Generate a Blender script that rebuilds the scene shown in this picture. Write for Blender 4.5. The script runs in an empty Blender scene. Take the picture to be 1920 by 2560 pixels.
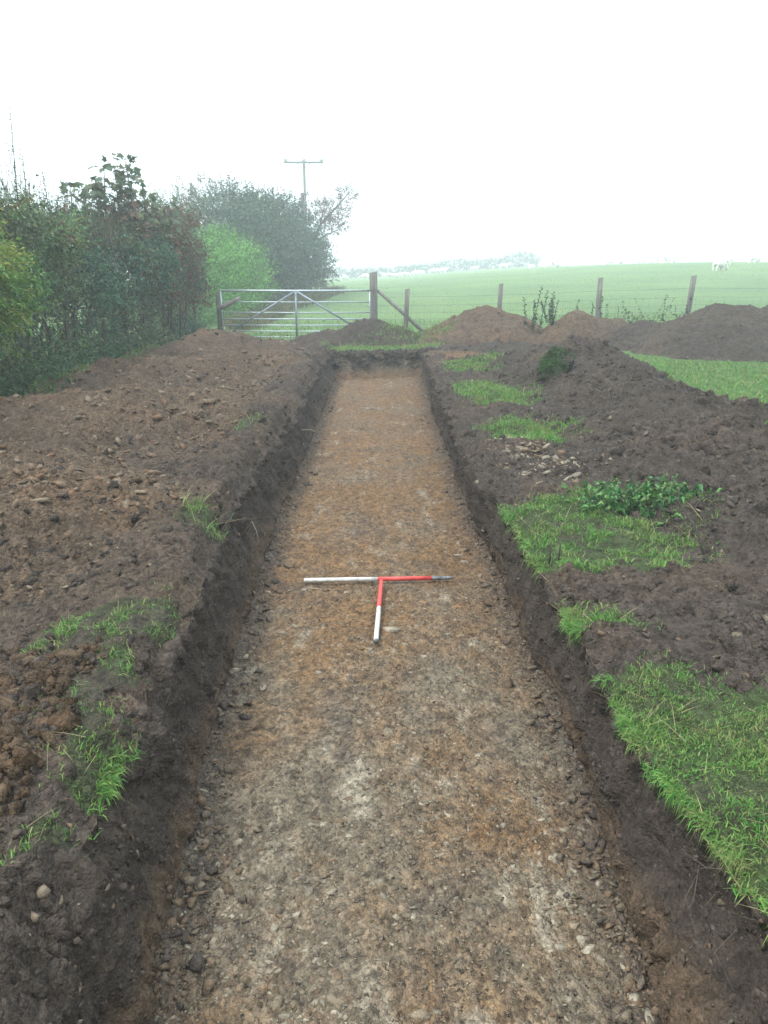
import bpy, bmesh, math, random
import numpy as np
from mathutils import Vector, Matrix

random.seed(7)
RNG = np.random.default_rng(11)
SC = bpy.context.scene
COL = SC.collection

# ------------------------------------------------------------------ camera
cam_d = bpy.data.cameras.new("camera")
cam_d.sensor_fit = 'HORIZONTAL'
cam_d.sensor_width = 36.0
cam_d.lens = 37.5
cam_d.clip_start = 0.05
cam_d.clip_end = 2000
cam = bpy.data.objects.new("camera", cam_d)
COL.objects.link(cam)
cam.location = (0, 0, 1.55)
cam.rotation_euler = (math.radians(90 - 16.6), 0, 0)
SC.camera = cam

# ------------------------------------------------------------------ sky: bright white hill fog
SUN_EL, SUN_AZ = math.radians(58), math.radians(245)
world = bpy.data.worlds.new("World")
SC.world = world
world.use_nodes = True
wn, wl = world.node_tree.nodes, world.node_tree.links
wn.clear()
sky = wn.new('ShaderNodeTexSky')
sky.sky_type = 'NISHITA'
sky.sun_disc = False
sky.sun_elevation = SUN_EL
sky.sun_rotation = SUN_AZ
sky.dust_density = 6.0
hs = wn.new('ShaderNodeHueSaturation')
hs.inputs['Saturation'].default_value = 0.25
hs.inputs['Value'].default_value = 0.52
mixw = wn.new('ShaderNodeMix')
mixw.data_type = 'RGBA'
mixw.inputs['Factor'].default_value = 0.85
tcw = wn.new('ShaderNodeTexCoord')
spw = wn.new('ShaderNodeSeparateXYZ')
mrw = wn.new('ShaderNodeMapRange')      # standard overcast sky: overhead three times the horizon
mrw.inputs['From Min'].default_value = 0.0; mrw.inputs['From Max'].default_value = 1.0
mrw.inputs['To Min'].default_value = 0.46; mrw.inputs['To Max'].default_value = 1.38
ovc = wn.new('ShaderNodeVectorMath'); ovc.operation = 'SCALE'
ovc.inputs[0].default_value = (9.5, 10.8, 11.7)
wl.new(tcw.outputs['Generated'], spw.inputs[0])
wl.new(spw.outputs['Z'], mrw.inputs['Value'])
wl.new(mrw.outputs[0], ovc.inputs['Scale'])
wl.new(ovc.outputs[0], mixw.inputs['B'])
bg = wn.new('ShaderNodeBackground')
bg.inputs['Strength'].default_value = 0.1
wo = wn.new('ShaderNodeOutputWorld')
wl.new(sky.outputs[0], hs.inputs['Color'])
wl.new(hs.outputs[0], mixw.inputs['A'])
wl.new(mixw.outputs['Result'], bg.inputs['Color'])
wl.new(bg.outputs[0], wo.inputs[0])

sun_d = bpy.data.lights.new("sun", 'SUN')
sun_d.energy = 1.45
sun_d.angle = math.radians(14)
sun_d.color = (1.0, 0.985, 0.95)
sun = bpy.data.objects.new("sun", sun_d)
COL.objects.link(sun)
sd = Vector((math.sin(SUN_AZ) * math.cos(SUN_EL), math.cos(SUN_AZ) * math.cos(SUN_EL), math.sin(SUN_EL)))
sun.rotation_euler = sd.to_track_quat('Z', 'Y').to_euler()
sun.location = (0, -6, 12)

vs = SC.view_settings
vs.view_transform = 'Standard'
vs.look = 'None'
vs.exposure = 1.42
vs.gamma = 1.0
vs.use_curve_mapping = False
cy = SC.cycles
cy.max_bounces = 8
cy.diffuse_bounces = 4
cy.volume_bounces = 3
cy.transparent_max_bounces = 8
cy.use_denoising = True
cy.denoising_input_passes = 'RGB_ALBEDO_NORMAL'
cy.denoising_prefilter = 'NONE'

# ------------------------------------------------------------------ numpy noise
def _hash(ix, iy, iz, seed):
    h = (ix.astype(np.int64) * 374761393 + iy.astype(np.int64) * 668265263 + iz * 2147483647 + seed * 974634721) & 0xFFFFFFFF
    h = ((h ^ (h >> 13)) * 1274126177) & 0xFFFFFFFF
    h = ((h ^ (h >> 16)) * 2246822519) & 0xFFFFFFFF
    return (h ^ (h >> 15)) & 0xFFFFFFFF

def noise(x, y, seed=0):
    x = np.asarray(x, float); y = np.asarray(y, float)
    xi = np.floor(x); yi = np.floor(y)
    fx = x - xi; fy = y - yi
    u = fx * fx * fx * (fx * (fx * 6 - 15) + 10); v = fy * fy * fy * (fy * (fy * 6 - 15) + 10)
    def gr(ox, oy):
        a = _hash(xi + ox, yi + oy, 0, seed) * (2 * math.pi / 4294967296.0)
        return np.cos(a) * (fx - ox) + np.sin(a) * (fy - oy)
    n0 = gr(0, 0) * (1 - u) + gr(1, 0) * u
    n1 = gr(0, 1) * (1 - u) + gr(1, 1) * u
    return 1.45 * (n0 * (1 - v) + n1 * v)

def fbm(x, y, f=1.0, o=4, seed=0, gain=0.5):
    s = 0; a = 1; t = 0
    for i in range(o):
        s = s + a * noise(x * f + 17.3 * i, y * f - 9.1 * i, seed + i)
        t += a; a *= gain; f *= 2.03
    return s / t

def worley(x, y, seed=0):
    """distance to the nearest feature point, and a random id of that cell"""
    xi = np.floor(x); yi = np.floor(y)
    best = np.full(np.shape(x), 9.0); bid = np.zeros(np.shape(x))
    for ox in (-1, 0, 1):
        for oy in (-1, 0, 1):
            h = _hash(xi + ox, yi + oy, 1, seed)
            px = xi + ox + (h & 1023) / 1023.0; py = yi + oy + ((h >> 10) & 1023) / 1023.0
            d = (px - x) ** 2 + (py - y) ** 2
            m = d < best
            best = np.where(m, d, best); bid = np.where(m, ((h >> 20) & 1023) / 1023.0, bid)
    return np.sqrt(best), bid

def lumps(x, y, size, seed=0):
    d, i = worley(x / size, y / size, seed)
    return np.sqrt(np.clip(1 - (d / 0.75) ** 2, 0, 1)) * i ** 1.5

def ss(t):
    t = np.clip(t, 0, 1)
    return t * t * (3 - 2 * t)

def smax(a, b, k):
    h = np.clip(0.5 + 0.5 * (a - b) / k, 0, 1)
    return b * (1 - h) + a * h + k * h * (1 - h)

def inpoly(x, y, poly):
    r = np.zeros(np.shape(x), bool)
    n = len(poly); j = n - 1
    for i in range(n):
        xi, yi = poly[i]; xj, yj = poly[j]
        if yi != yj:
            r ^= ((yi > y) != (yj > y)) & (x < (xj - xi) * (y - yi) / (yj - yi) + xi)
        j = i
    return r

# ------------------------------------------------------------------ builders
def setp(o, label=None, cat=None, group=None, kind=None):
    if label: o["label"] = label
    if cat: o["category"] = cat
    if group: o["group"] = group
    if kind: o["kind"] = kind
    return o

def make_mesh(name, V, polys, mat, C=None, smooth=False):
    """polys: list of int arrays, each (n,3) or (n,4)"""
    me = bpy.data.meshes.new(name)
    V = np.ascontiguousarray(V, dtype=np.float32)
    polys = [np.ascontiguousarray(p, dtype=np.int32) for p in polys if len(p)]
    tot = np.concatenate([np.full(len(p), p.shape[1], np.int32) for p in polys])
    loops = np.concatenate([p.ravel() for p in polys])
    me.vertices.add(len(V)); me.vertices.foreach_set("co", V.ravel())
    me.loops.add(len(loops)); me.loops.foreach_set("vertex_index", loops)
    me.polygons.add(len(tot))
    st = np.zeros(len(tot), np.int32); st[1:] = np.cumsum(tot)[:-1]
    me.polygons.foreach_set("loop_start", st)
    me.polygons.foreach_set("loop_total", tot)
    if smooth:
        me.polygons.foreach_set("use_smooth", np.ones(len(tot), bool))
    if C is not None:
        at = me.attributes.new("Col", 'FLOAT_COLOR', 'POINT')
        cc = np.ones((len(V), 4), np.float32); cc[:, :3] = C
        at.data.foreach_set("color", cc.ravel())
    me.update(calc_edges=True)
    me.materials.append(mat)
    return me

def link(name, me, parent=None, loc=(0, 0, 0), rz=0.0):
    o = bpy.data.objects.new(name, me)
    COL.objects.link(o)
    o.location = loc
    o.rotation_euler = (0, 0, rz)
    if parent is not None:
        o.parent = parent
    return o

def obj(name, V, polys, mat, C=None, smooth=False, parent=None, origin=(0, 0, 0)):
    V = np.asarray(V, float) - np.asarray(origin, float)
    return link(name, make_mesh(name, V, polys, mat, C, smooth), parent, origin if parent is None else (0, 0, 0))

def empty(name, loc, label=None, cat=None, group=None, rz=0.0):
    o = bpy.data.objects.new(name, None)
    COL.objects.link(o)
    o.location = loc
    o.rotation_euler = (0, 0, rz)
    return setp(o, label, cat, group)

def gridfaces(nr, nc, off=0, flip=False):
    i = np.arange(nr - 1)[:, None] * nc + np.arange(nc - 1)[None, :]
    i = i.ravel() + off
    f = np.stack([i, i + 1, i + nc + 1, i + nc], 1)
    return f[:, ::-1] if flip else f

class Geo:
    """collects tubes, boxes and loose faces for one mesh"""
    def __init__(s): s.V = []; s.F3 = []; s.F4 = []; s.n = 0
    def add(s, V, F):
        F = np.asarray(F)
        (s.F3 if F.shape[1] == 3 else s.F4).append(F + s.n)
        s.V.append(np.asarray(V, float)); s.n += len(V)
    def tube(s, pts, radii, n=8, cap=True):
        pts = [Vector(p) for p in pts]
        R = radii if hasattr(radii, '__len__') else [radii] * len(pts)
        vs_ = []
        prev = None
        for i, p in enumerate(pts):
            t = (pts[min(i + 1, len(pts) - 1)] - pts[max(i - 1, 0)]).normalized()
            a = prev if prev is not None else (Vector((0, 0, 1)) if abs(t.z) < 0.9 else Vector((1, 0, 0)))
            u = (a - t * a.dot(t)).normalized(); prev = u
            w = t.cross(u)
            for k in range(n):
                c, sn = math.cos(2 * math.pi * k / n), math.sin(2 * math.pi * k / n)
                vs_.append(p + (u * c + w * sn) * R[i])
        base = s.n
        F = []
        for i in range(len(pts) - 1):
            for k in range(n):
                F.append((i * n + k, i * n + (k + 1) % n, (i + 1) * n + (k + 1) % n, (i + 1) * n + k))
        T = []
        if cap:
            vs_.append(pts[0]); vs_.append(pts[-1])
            m = len(pts) * n
            for k in range(n):
                T.append((m, (k + 1) % n, k))
                T.append((m + 1, (len(pts) - 1) * n + k, (len(pts) - 1) * n + (k + 1) % n))
        s.V.append(np.array([tuple(v) for v in vs_])); 
        s.F4.append(np.array(F) + base)
        if T: s.F3.append(np.array(T) + base)
        s.n += len(vs_)
    def prism(s, base, w, d, h, bevel=0.01, lean=(0, 0), top_skew=0.0, rz=0.0):
        """square post with chamfered edges, slightly uneven top"""
        c = bevel
        ring = [(-w/2 + c, -d/2), (w/2 - c, -d/2), (w/2, -d/2 + c), (w/2, d/2 - c), (w/2 - c, d/2), (-w/2 + c, d/2), (-w/2, d/2 - c), (-w/2, -d/2 + c)]
        V = []
        for t in (0, 0.33, 0.66, 1.0):
            for k, (x, y) in enumerate(ring):
                x2 = x * math.cos(rz) - y * math.sin(rz); y2 = x * math.sin(rz) + y * math.cos(rz)
                V.append((base[0] + x2 + lean[0] * t, base[1] + y2 + lean[1] * t, base[2] + h * t + (top_skew * x2 / w if t == 1 else 0)))
        F = [(i * 8 + k, i * 8 + (k + 1) % 8, (i + 1) * 8 + (k + 1) % 8, (i + 1) * 8 + k) for i in range(3) for k in range(8)]
        V.append((base[0] + lean[0], base[1] + lean[1], base[2] + h + 0.004))
        T = [(32, 24 + k, 24 + (k + 1) % 8) for k in range(8)]
        b = s.n
        s.V.append(np.array(V)); s.F4.append(np.array(F) + b); s.F3.append(np.array(T) + b); s.n += len(V)
    def build(s, name, mat, parent=None, C=None, smooth=False, origin=(0, 0, 0)):
        V = np.concatenate(s.V)
        return obj(name, V, [np.concatenate(x) for x in (s.F4, s.F3) if x], mat, C, smooth, parent, origin)

# ------------------------------------------------------------------ materials
def lin(r, g, b):
    return tuple(((c / 255) / 12.92 if c / 255 < 0.04045 else ((c / 255 + 0.055) / 1.055) ** 2.4) for c in (r, g, b))

def mat_attr(name, rough=0.95, noise_scale=40.0, noise_amt=0.35, bump=0.0, bump_scale=90.0, translucent=0.0, spec=0.2, fine=True):
    m = bpy.data.materials.new(name); m.use_nodes = True
    n, l = m.node_tree.nodes, m.node_tree.links
    b = n['Principled BSDF']
    b.inputs['Roughness'].default_value = rough
    b.inputs['Specular IOR Level'].default_value = spec
    a = n.new('ShaderNodeAttribute'); a.attribute_name = 'Col'
    col = a.outputs['Color']
    if noise_amt > 0:
        tc = n.new('ShaderNodeTexCoord')
        nz = n.new('ShaderNodeTexNoise'); nz.inputs['Scale'].default_value = noise_scale
        nz.inputs['Detail'].default_value = 5.0 if fine else 2.0; nz.inputs['Roughness'].default_value = 0.65
        l.new(tc.outputs['Object'], nz.inputs['Vector'])
        mr = n.new('ShaderNodeMapRange')
        mr.inputs['From Min'].default_value = 0.3; mr.inputs['From Max'].default_value = 0.7
        mr.inputs['To Min'].default_value = 1 - noise_amt; mr.inputs['To Max'].default_value = 1 + noise_amt
        l.new(nz.outputs['Fac'], mr.inputs['Value'])
        mx = n.new('ShaderNodeVectorMath'); mx.operation = 'SCALE'
        l.new(col, mx.inputs[0]); l.new(mr.outputs[0], mx.inputs['Scale'])
        col = mx.outputs[0]
        if bump > 0:
            nb = n.new('ShaderNodeTexNoise'); nb.inputs['Scale'].default_value = bump_scale
            nb.inputs['Detail'].default_value = 6.0; nb.inputs['Roughness'].default_value = 0.7
            l.new(tc.outputs['Object'], nb.inputs['Vector'])
            bp = n.new('ShaderNodeBump'); bp.inputs['Strength'].default_value = 1.0; bp.inputs['Distance'].default_value = bump
            l.new(nb.outputs['Fac'], bp.inputs['Height'])
            l.new(bp.outputs[0], b.inputs['Normal'])
    l.new(col, b.inputs['Base Color'])
    if translucent > 0:
        tr = n.new('ShaderNodeBsdfTranslucent'); ms = n.new('ShaderNodeMixShader')
        ms.inputs[0].default_value = translucent
        l.new(col, tr.inputs['Color'])
        l.new(b.outputs[0], ms.inputs[1]); l.new(tr.outputs[0], ms.inputs[2])
        l.new(ms.outputs[0], n['Material Output'].inputs['Surface'])
    return m

def mat_soil(name, rough=0.95, cell=75.0, cell2=190.0, amt=0.45, bump=0.014, spec=0.15, shard=0.0, stretch=(1, 1, 1)):
    """crumbly soil: attribute colour, broken into crumbs of two sizes with relief, and tone that also paints in crevice shade"""
    m = bpy.data.materials.new(name); m.use_nodes = True
    n, l = m.node_tree.nodes, m.node_tree.links
    b = n['Principled BSDF']
    b.inputs['Roughness'].default_value = rough; b.inputs['Specular IOR Level'].default_value = spec
    a = n.new('ShaderNodeAttribute'); a.attribute_name = 'Col'
    ge = n.new('ShaderNodeNewGeometry')
    nd = n.new('ShaderNodeTexNoise'); nd.inputs['Scale'].default_value = cell * .6; nd.inputs['Detail'].default_value = 3
    l.new(ge.outputs['Position'], nd.inputs['Vector'])
    wv = n.new('ShaderNodeVectorMath'); wv.operation = 'MULTIPLY_ADD'
    wv.inputs[1].default_value = (1.1 / cell,) * 3
    l.new(nd.outputs['Color'], wv.inputs[0]); l.new(ge.outputs['Position'], wv.inputs[2])
    mp = n.new('ShaderNodeMapping'); mp.inputs['Scale'].default_value = stretch
    l.new(wv.outputs[0], mp.inputs[0])
    def M(op, x, y, clamp=False):
        k = n.new('ShaderNodeMath'); k.operation = op; k.use_clamp = clamp
        for i, v in enumerate((x, y)):
            if isinstance(v, (int, float)): k.inputs[i].default_value = v
            else: l.new(v, k.inputs[i])
        return k.outputs[0]
    hs_, ton = None, None
    for sc_, wgt in ((cell, 1.0), (cell2, .45)):
        v = n.new('ShaderNodeTexVoronoi'); v.inputs['Scale'].default_value = sc_
        l.new(mp.outputs[0], v.inputs['Vector'])
        sp = n.new('ShaderNodeSeparateColor'); l.new(v.outputs['Color'], sp.inputs[0])
        hh = M('MULTIPLY', M('SUBTRACT', M('MULTIPLY', sp.outputs[0], .6 + shard), M('MULTIPLY', v.outputs['Distance'], 1.0)), wgt)
        tt = M('MULTIPLY', M('SUBTRACT', sp.outputs[1], .5), wgt)
        hs_ = hh if hs_ is None else M('ADD', hs_, hh)
        ton = tt if ton is None else M('ADD', ton, tt)
    nz = n.new('ShaderNodeTexNoise'); nz.inputs['Scale'].default_value = cell * .2; nz.inputs['Detail'].default_value = 7; nz.inputs['Roughness'].default_value = .68
    l.new(ge.outputs['Position'], nz.inputs['Vector'])
    hs_ = M('ADD', hs_, M('MULTIPLY', nz.outputs['Fac'], 2.2))
    ton = M('ADD', M('MULTIPLY', ton, amt * 1.1), M('MULTIPLY', M('SUBTRACT', nz.outputs['Fac'], .5), amt * 2.4))  # random soil tone, plus crevice shade painted in: noise hollows darker
    f = M('MAXIMUM', M('ADD', ton, 1.0), .25)
    mx = n.new('ShaderNodeVectorMath'); mx.operation = 'SCALE'
    l.new(a.outputs['Color'], mx.inputs[0]); l.new(f, mx.inputs['Scale'])
    l.new(mx.outputs[0], b.inputs['Base Color'])
    bp = n.new('ShaderNodeBump'); bp.inputs['Strength'].default_value = 1.0; bp.inputs['Distance'].default_value = bump
    l.new(hs_, bp.inputs['Height']); l.new(bp.outputs[0], b.inputs['Normal'])
    return m

def mat_plain(name, col, rough=0.6, metal=0.0, noise_scale=30.0, amt=0.25, stretch=(1, 1, 1), bump=0.0, col2=None, spec=0.4):
    m = bpy.data.materials.new(name); m.use_nodes = True
    n, l = m.node_tree.nodes, m.node_tree.links
    b = n['Principled BSDF']
    b.inputs['Roughness'].default_value = rough; b.inputs['Metallic'].default_value = metal
    b.inputs['Specular IOR Level'].default_value = spec
    tc = n.new('ShaderNodeTexCoord'); mp = n.new('ShaderNodeMapping'); mp.inputs['Scale'].default_value = stretch
    nz = n.new('ShaderNodeTexNoise'); nz.inputs['Scale'].default_value = noise_scale; nz.inputs['Detail'].default_value = 5
    l.new(tc.outputs['Object'], mp.inputs[0]); l.new(mp.outputs[0], nz.inputs['Vector'])
    rp = n.new('ShaderNodeValToRGB')
    c1 = tuple(c * (1 - amt) for c in col); c2 = col2 or tuple(min(1, c * (1 + amt)) for c in col)
    rp.color_ramp.elements[0].color = (*c1, 1); rp.color_ramp.elements[1].color = (*c2, 1)
    rp.color_ramp.elements[0].position = 0.3; rp.color_ramp.elements[1].position = 0.7
    l.new(nz.outputs['Fac'], rp.inputs[0]); l.new(rp.outputs[0], b.inputs['Base Color'])
    if bump > 0:
        bp = n.new('ShaderNodeBump'); bp.inputs['Distance'].default_value = bump
        l.new(nz.outputs['Fac'], bp.inputs['Height']); l.new(bp.outputs[0], b.inputs['Normal'])
    return m

M_SOIL = mat_soil("soil", .95, 48, 130, .60, .020)
M_FLOOR = mat_soil("shaly_subsoil", .9, 70, 170, .75, .014, .25, .5, (1, .8, 1))
M_WALL = mat_soil("cut_soil", .95, 85, 220, .45, .008)
M_STONE = mat_soil("stone", .85, 70, 200, .35, .004, .25)
M_GROUND = mat_soil("turf_and_soil", .95, 48, 130, .60, .020)
M_GRASS = mat_attr("grass_blade", 0.7, 20, 0.0, translucent=0.25, spec=0.2)
M_LEAF = mat_attr("leaf", 0.58, 20, 0.0, translucent=0.22, spec=0.35)
M_FARLEAF = mat_attr("far_leaf", 0.7, 20, 0.0, translucent=0.15, spec=0.2)
M_BARK = mat_plain("bark", (0.06, 0.048, 0.036), 0.9, 0, 40, 0.35, (1, 1, 0.2), 0.01)
M_POST = mat_plain("weathered_post", (0.12, 0.115, 0.10), 0.9, 0, 25, 0.4, (1, 1, 0.08), 0.006)
M_POLE = mat_plain("pole_timber", (0.05, 0.045, 0.04), 0.9, 0, 20, 0.3, (1, 1, 0.1))
M_GALV = mat_plain("galvanised_steel", (0.36, 0.40, 0.42), 0.5, 0.55, 18, 0.2)
M_GALVD = mat_plain("dull_galvanised_steel", (0.20, 0.235, 0.26), 0.6, 0.3, 18, 0.2)
M_WIRE = mat_plain("fence_wire", (0.10, 0.11, 0.11), 0.6, 0.3, 18, 0.2)
M_WHITE = mat_plain("white_rod_paint", (0.44, 0.425, 0.39), 0.5, 0, 30, 0.28)
M_RED = mat_plain("red_rod_paint", (0.46, 0.045, 0.038), 0.5, 0, 30, 0.28)
M_STEEL = mat_plain("worn_steel_point", (0.12, 0.125, 0.13), 0.5, 0.3, 60, 0.5)
M_WOOL = mat_plain("wool", (0.62, 0.60, 0.54), 0.95, 0, 9, 0.12, bump=0.03)
M_CERAM = mat_plain("insulator_ceramic", (0.35, 0.37, 0.38), 0.3, 0, 10, 0.1)

# ------------------------------------------------------------------ terrain functions
TY = [-3, 1.3, 1.95, 2.3, 2.64, 3.5, 5.2, 7.4, 10.0, 14.2, 17.5]
LIPL = [-0.72, -0.72, -0.81, -0.83, -0.88, -0.93, -1.02, -1.02, -1.04, -1.08, -1.08]
FLL = [-0.64, -0.66, -0.69, -0.71, -0.74, -0.80, -0.86, -0.90, -0.90, -0.94, -0.95]
RY = [-3, 1.3, 1.6, 1.95, 2.43, 2.86, 3.3, 4.0, 5.0, 6.0, 7.7, 10.8, 14.2, 17.5]
LIPR = [0.98, 0.95, 0.98, 0.90, 0.85, 0.86, 0.85, 0.84, 0.82, 0.74, 0.72, 0.74, 0.78, 0.80]
FLR = [0.72, 0.72, 0.74, 0.79, 0.81, 0.83, 0.84, 0.83, 0.80, 0.77, 0.74, 0.74, 0.76, 0.78]
YEND = 16.25

def lipL(y):
    return np.interp(y, TY, LIPL) + 0.07 * fbm(y * 0 + 3.1, y, 1.1, 2, 5) + 0.055 * fbm(y * 0, y, 5, 4, 6, .6)
def lipR(y):
    return np.interp(y, RY, LIPR) + 0.05 * fbm(y * 0 + 3.1, y, 1.3, 2, 15) + 0.050 * fbm(y * 0, y, 5, 4, 16, .6)
def floorL(y):
    return np.interp(y, TY, FLL) + 0.025 * fbm(y * 0 + 1.1, y, 1.5, 3, 25)
def floorR(y):
    return np.interp(y, RY, FLR) + 0.025 * fbm(y * 0 + 1.1, y, 1.5, 3, 35)
def yend(x):
    return YEND + 0.35 * x + 0.16 * fbm(x, x * 0, 1.6, 4, 45, .6)

def field(x, y):
    z = 0.10 * ss((y - 17) / 5) * ss((x + 6) / 4) - 0.06 * ss((y - 17) / 5)
    z = z + 0.22 * ss((x - 1) / 7) * ss((y - 13) / 6)
    z = z + 0.50 * ss((y - 22) / 40) + 0.22 * ss((y - 50) / 110)
    z = z + 1.85 * ss((x + 8) / 42) * ss((y - 24) / 62)
    z = z - 3.0 * ss((y - 165) / 200)
    return z

# grass polygons on the banks: (name, polygon)
PATCH = {
 'near_right': [(0.72, 2.86), (1.0, 2.80), (1.19, 2.74), (1.43, 2.66), (2.6, 2.75), (3.4, 2.2), (3.4, -3), (0.72, -3)],
 'edge_right': [(0.70, 3.22), (1.15, 3.32), (1.05, 3.52), (0.72, 3.50)],
 'nettle_right': [(0.70, 5.25), (0.70, 4.05), (1.05, 3.92), (1.70, 4.0), (2.05, 5.0), (1.75, 5.45), (1.4, 5.4), (1.0, 5.1)],
 'strip_a': [(0.95, 7.9), (1.2, 7.05), (1.55, 7.15), (1.95, 7.75), (1.5, 8.45)],
 'strip_b': [(0.98, 11.2), (1.03, 9.7), (1.75, 9.5), (1.95, 10.2), (1.55, 11.6)],
 'strip_c': [(1.05, 14.0), (1.1, 12.7), (1.7, 12.7), (1.95, 14.2)],
 'end_strip': [(-1.25, 16.75), (-0.4, 16.55), (0.9, 17.2), (1.6, 18.4), (0.9, 19.0), (-1.1, 17.5)],
 'left_a': [(-1.42, 2.85), (-1.05, 2.85), (-0.95, 3.1), (-1.0, 3.5), (-1.2, 3.38), (-1.5, 3.05)],
 'left_b': [(-1.18, 2.72), (-1.0, 2.85), (-0.92, 2.62), (-1.05, 2.4), (-1.15, 2.45)],
 'left_c': [(-1.08, 2.42), (-0.97, 2.48), (-0.90, 2.32), (-0.78, 2.28), (-0.80, 2.08), (-0.98, 2.08), (-1.02, 2.25)],
 'left_d': [(-0.97, 1.86), (-0.82, 1.88), (-0.80, 1.78), (-0.97, 1.72)],
 'left_e': [(-1.2, 4.55), (-0.97, 4.52), (-0.95, 4.78), (-1.22, 4.85)],
 'left_f': [(-1.45, 7.6), (-1.25, 7.5), (-1.2, 7.95), (-1.4, 8.0)],
}
def gmask(x, y):
    """1 where turf is left, 0 where soil has been spread"""
    jx = x + 0.20 * fbm(x, y, 3.2, 4, 71, .6); jy = y + 0.28 * fbm(x, y, 3.2, 4, 72, .6)
    g = np.zeros(np.shape(x))
    g[(jx > 4.05) | (jx < -4.15) | (jy > 18.6)] = 1
    g[(jx > 3.5) & (jy < 3.6)] = 1
    for p in PATCH.values():
        g[inpoly(jx, jy, p)] = 1
    return g

def bank(x, y):
    z = field(x, y)
    dl = np.clip(lipL_i(y) - x, 0, 9); dr = np.clip(x - lipR_i(y), 0, 9)
    near = (y < 18.5)
    berm = ss(dl / 0.12) * (1 - ss((dl - 0.25) / 0.5)) * (x < 0) * (0.12 + 0.12 * fbm(x, y, 0.9, 2, 81))
    bermr = ss(dr / 0.15) * (1 - ss((dr - 0.5) / 0.9)) * (x > 0) * (0.05 + 0.09 * fbm(x, y, 1.1, 2, 82))
    g = gmask(x, y)
    wx = x + 0.03 * fbm(x, y, 14, 2, 89); wy = y + 0.03 * fbm(x, y, 14, 2, 90)
    rough = (0.050 * fbm(x, y, 3.0, 4, 83, .6) + 0.050 * lumps(wx, wy, 0.15, 84) * np.clip(0.5 + fbm(x, y, 1.2, 2, 85), 0, 1)
             + 0.030 * lumps(wx, wy, 0.065, 86) + 0.014 * lumps(wx, wy, 0.03, 87) + 0.022 * fbm(x, y, 18, 3, 97, .65))
    z = z + near * ((1 - 0.6 * g) * rough + np.clip(berm, -0.02, 1) + np.clip(bermr, -0.02, 1)) + 0.012 * g * near
    z = z + (~near) * 0.06 * fbm(x, y, 0.25, 3, 88)
    return z
_ys = np.linspace(-4, 19, 3000)
_ll, _lr = lipL(_ys), lipR(_ys)
def lipL_i(y): return np.interp(y, _ys, _ll)
def lipR_i(y): return np.interp(y, _ys, _lr)

def floor_z(x, y):
    e = np.minimum(x - floorL_i(y), floorR_i(y) - x)
    b = np.interp(y, [-3, 2, 5, 9, 17], [-0.46, -0.45, -0.45, -0.43, -0.43])
    z = b + 0.018 * fbm(x, y, 1.6, 3, 91) + 0.045 * (1 - ss(e / 0.16)) * (0.6 + 0.8 * fbm(x, y, 3, 2, 92))
    rg = np.clip(0.55 + 0.9 * fbm(x, y, 1.3, 3, 93), 0.12, 1)
    wx = x + 0.02 * fbm(x, y, 20, 2, 98); wy = y + 0.02 * fbm(x, y, 20, 2, 99)
    z = z + rg * (0.014 * lumps(wx, wy * 0.75, 0.065, 94) + 0.010 * lumps(wx, wy * 0.8, 0.030, 95) + 0.014 * fbm(x, y, 22, 3, 96, .65))
    return z
_fl, _fr = floorL(_ys), floorR(_ys)
def floorL_i(y): return np.interp(y, _ys, _fl)
def floorR_i(y): return np.interp(y, _ys, _fr)

# ------------------------------------------------------------------ trench + ground meshes
def rows():
    ys = list(np.arange(-3.0, 0.9, 0.08)); y = 0.9
    while y < YEND - 0.02:
        ys.append(y); y += max(0.0068, 0.0041 * y)
    return np.array(ys + [YEND])
YS = rows()
NR = len(YS)
DARK = np.array(lin(84, 74, 66)); MIDB = np.array(lin(110, 91, 72)); ORNG = np.array(lin(136, 104, 70))
PALE = np.array(lin(150, 139, 120)); GREY = np.array(lin(121, 108, 90)); RUST = np.array(lin(122, 88, 60))
DARK, MIDB, ORNG, PALE, GREY, RUST = [c * f for c, f in ((DARK, .66), (MIDB, .78), (ORNG, .76), (PALE, .84), (GREY, .80), (RUST, .78))]
GREEN = np.array((0.042, 0.085, 0.018)); FIELDG = np.array((0.108, 0.190, 0.074)); STRAW = np.array((0.20, 0.17, 0.085))

def mixc(a, b, t):
    return a * (1 - t[..., None]) + b * t[..., None]

def soil_col(x, y, warm=0.35):
    t = np.clip(warm + 0.8 * fbm(x, y, 0.9, 4, 101), 0, 1)
    c = mixc(DARK, MIDB, t)
    d, i = worley(x / 0.05, y / 0.05, 102)
    return c * (0.8 + 0.4 * i[..., None])

def ground_col(x, y):
    g = gmask(x, y)
    c = soil_col(x, y, np.where(x < 0, 0.18, 0.12))
    gt = np.clip(0.5 + 0.9 * fbm(x, y, 2.2, 3, 103), 0, 1)
    near = mixc(GREEN * 0.9, DARK * .9, np.clip(gt * .7 + np.where(x < 0, .4, .15), 0, .95) * np.where(np.abs(x) > 3.6, .15, 1.0))
    near = near * np.where(np.abs(x) > 3.6, 1.7, 1.0)[..., None]
    far = mixc(FIELDG * 0.85, FIELDG * np.array([1.25, 1.12, 1.0]), np.clip(0.5 + fbm(x, y, 0.18, 4, 104), 0, 1))
    gc = mixc(near, far, ss((np.hypot(x * 0.3, y) - 13) / 10))
    return mixc(c, gc, g)

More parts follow.
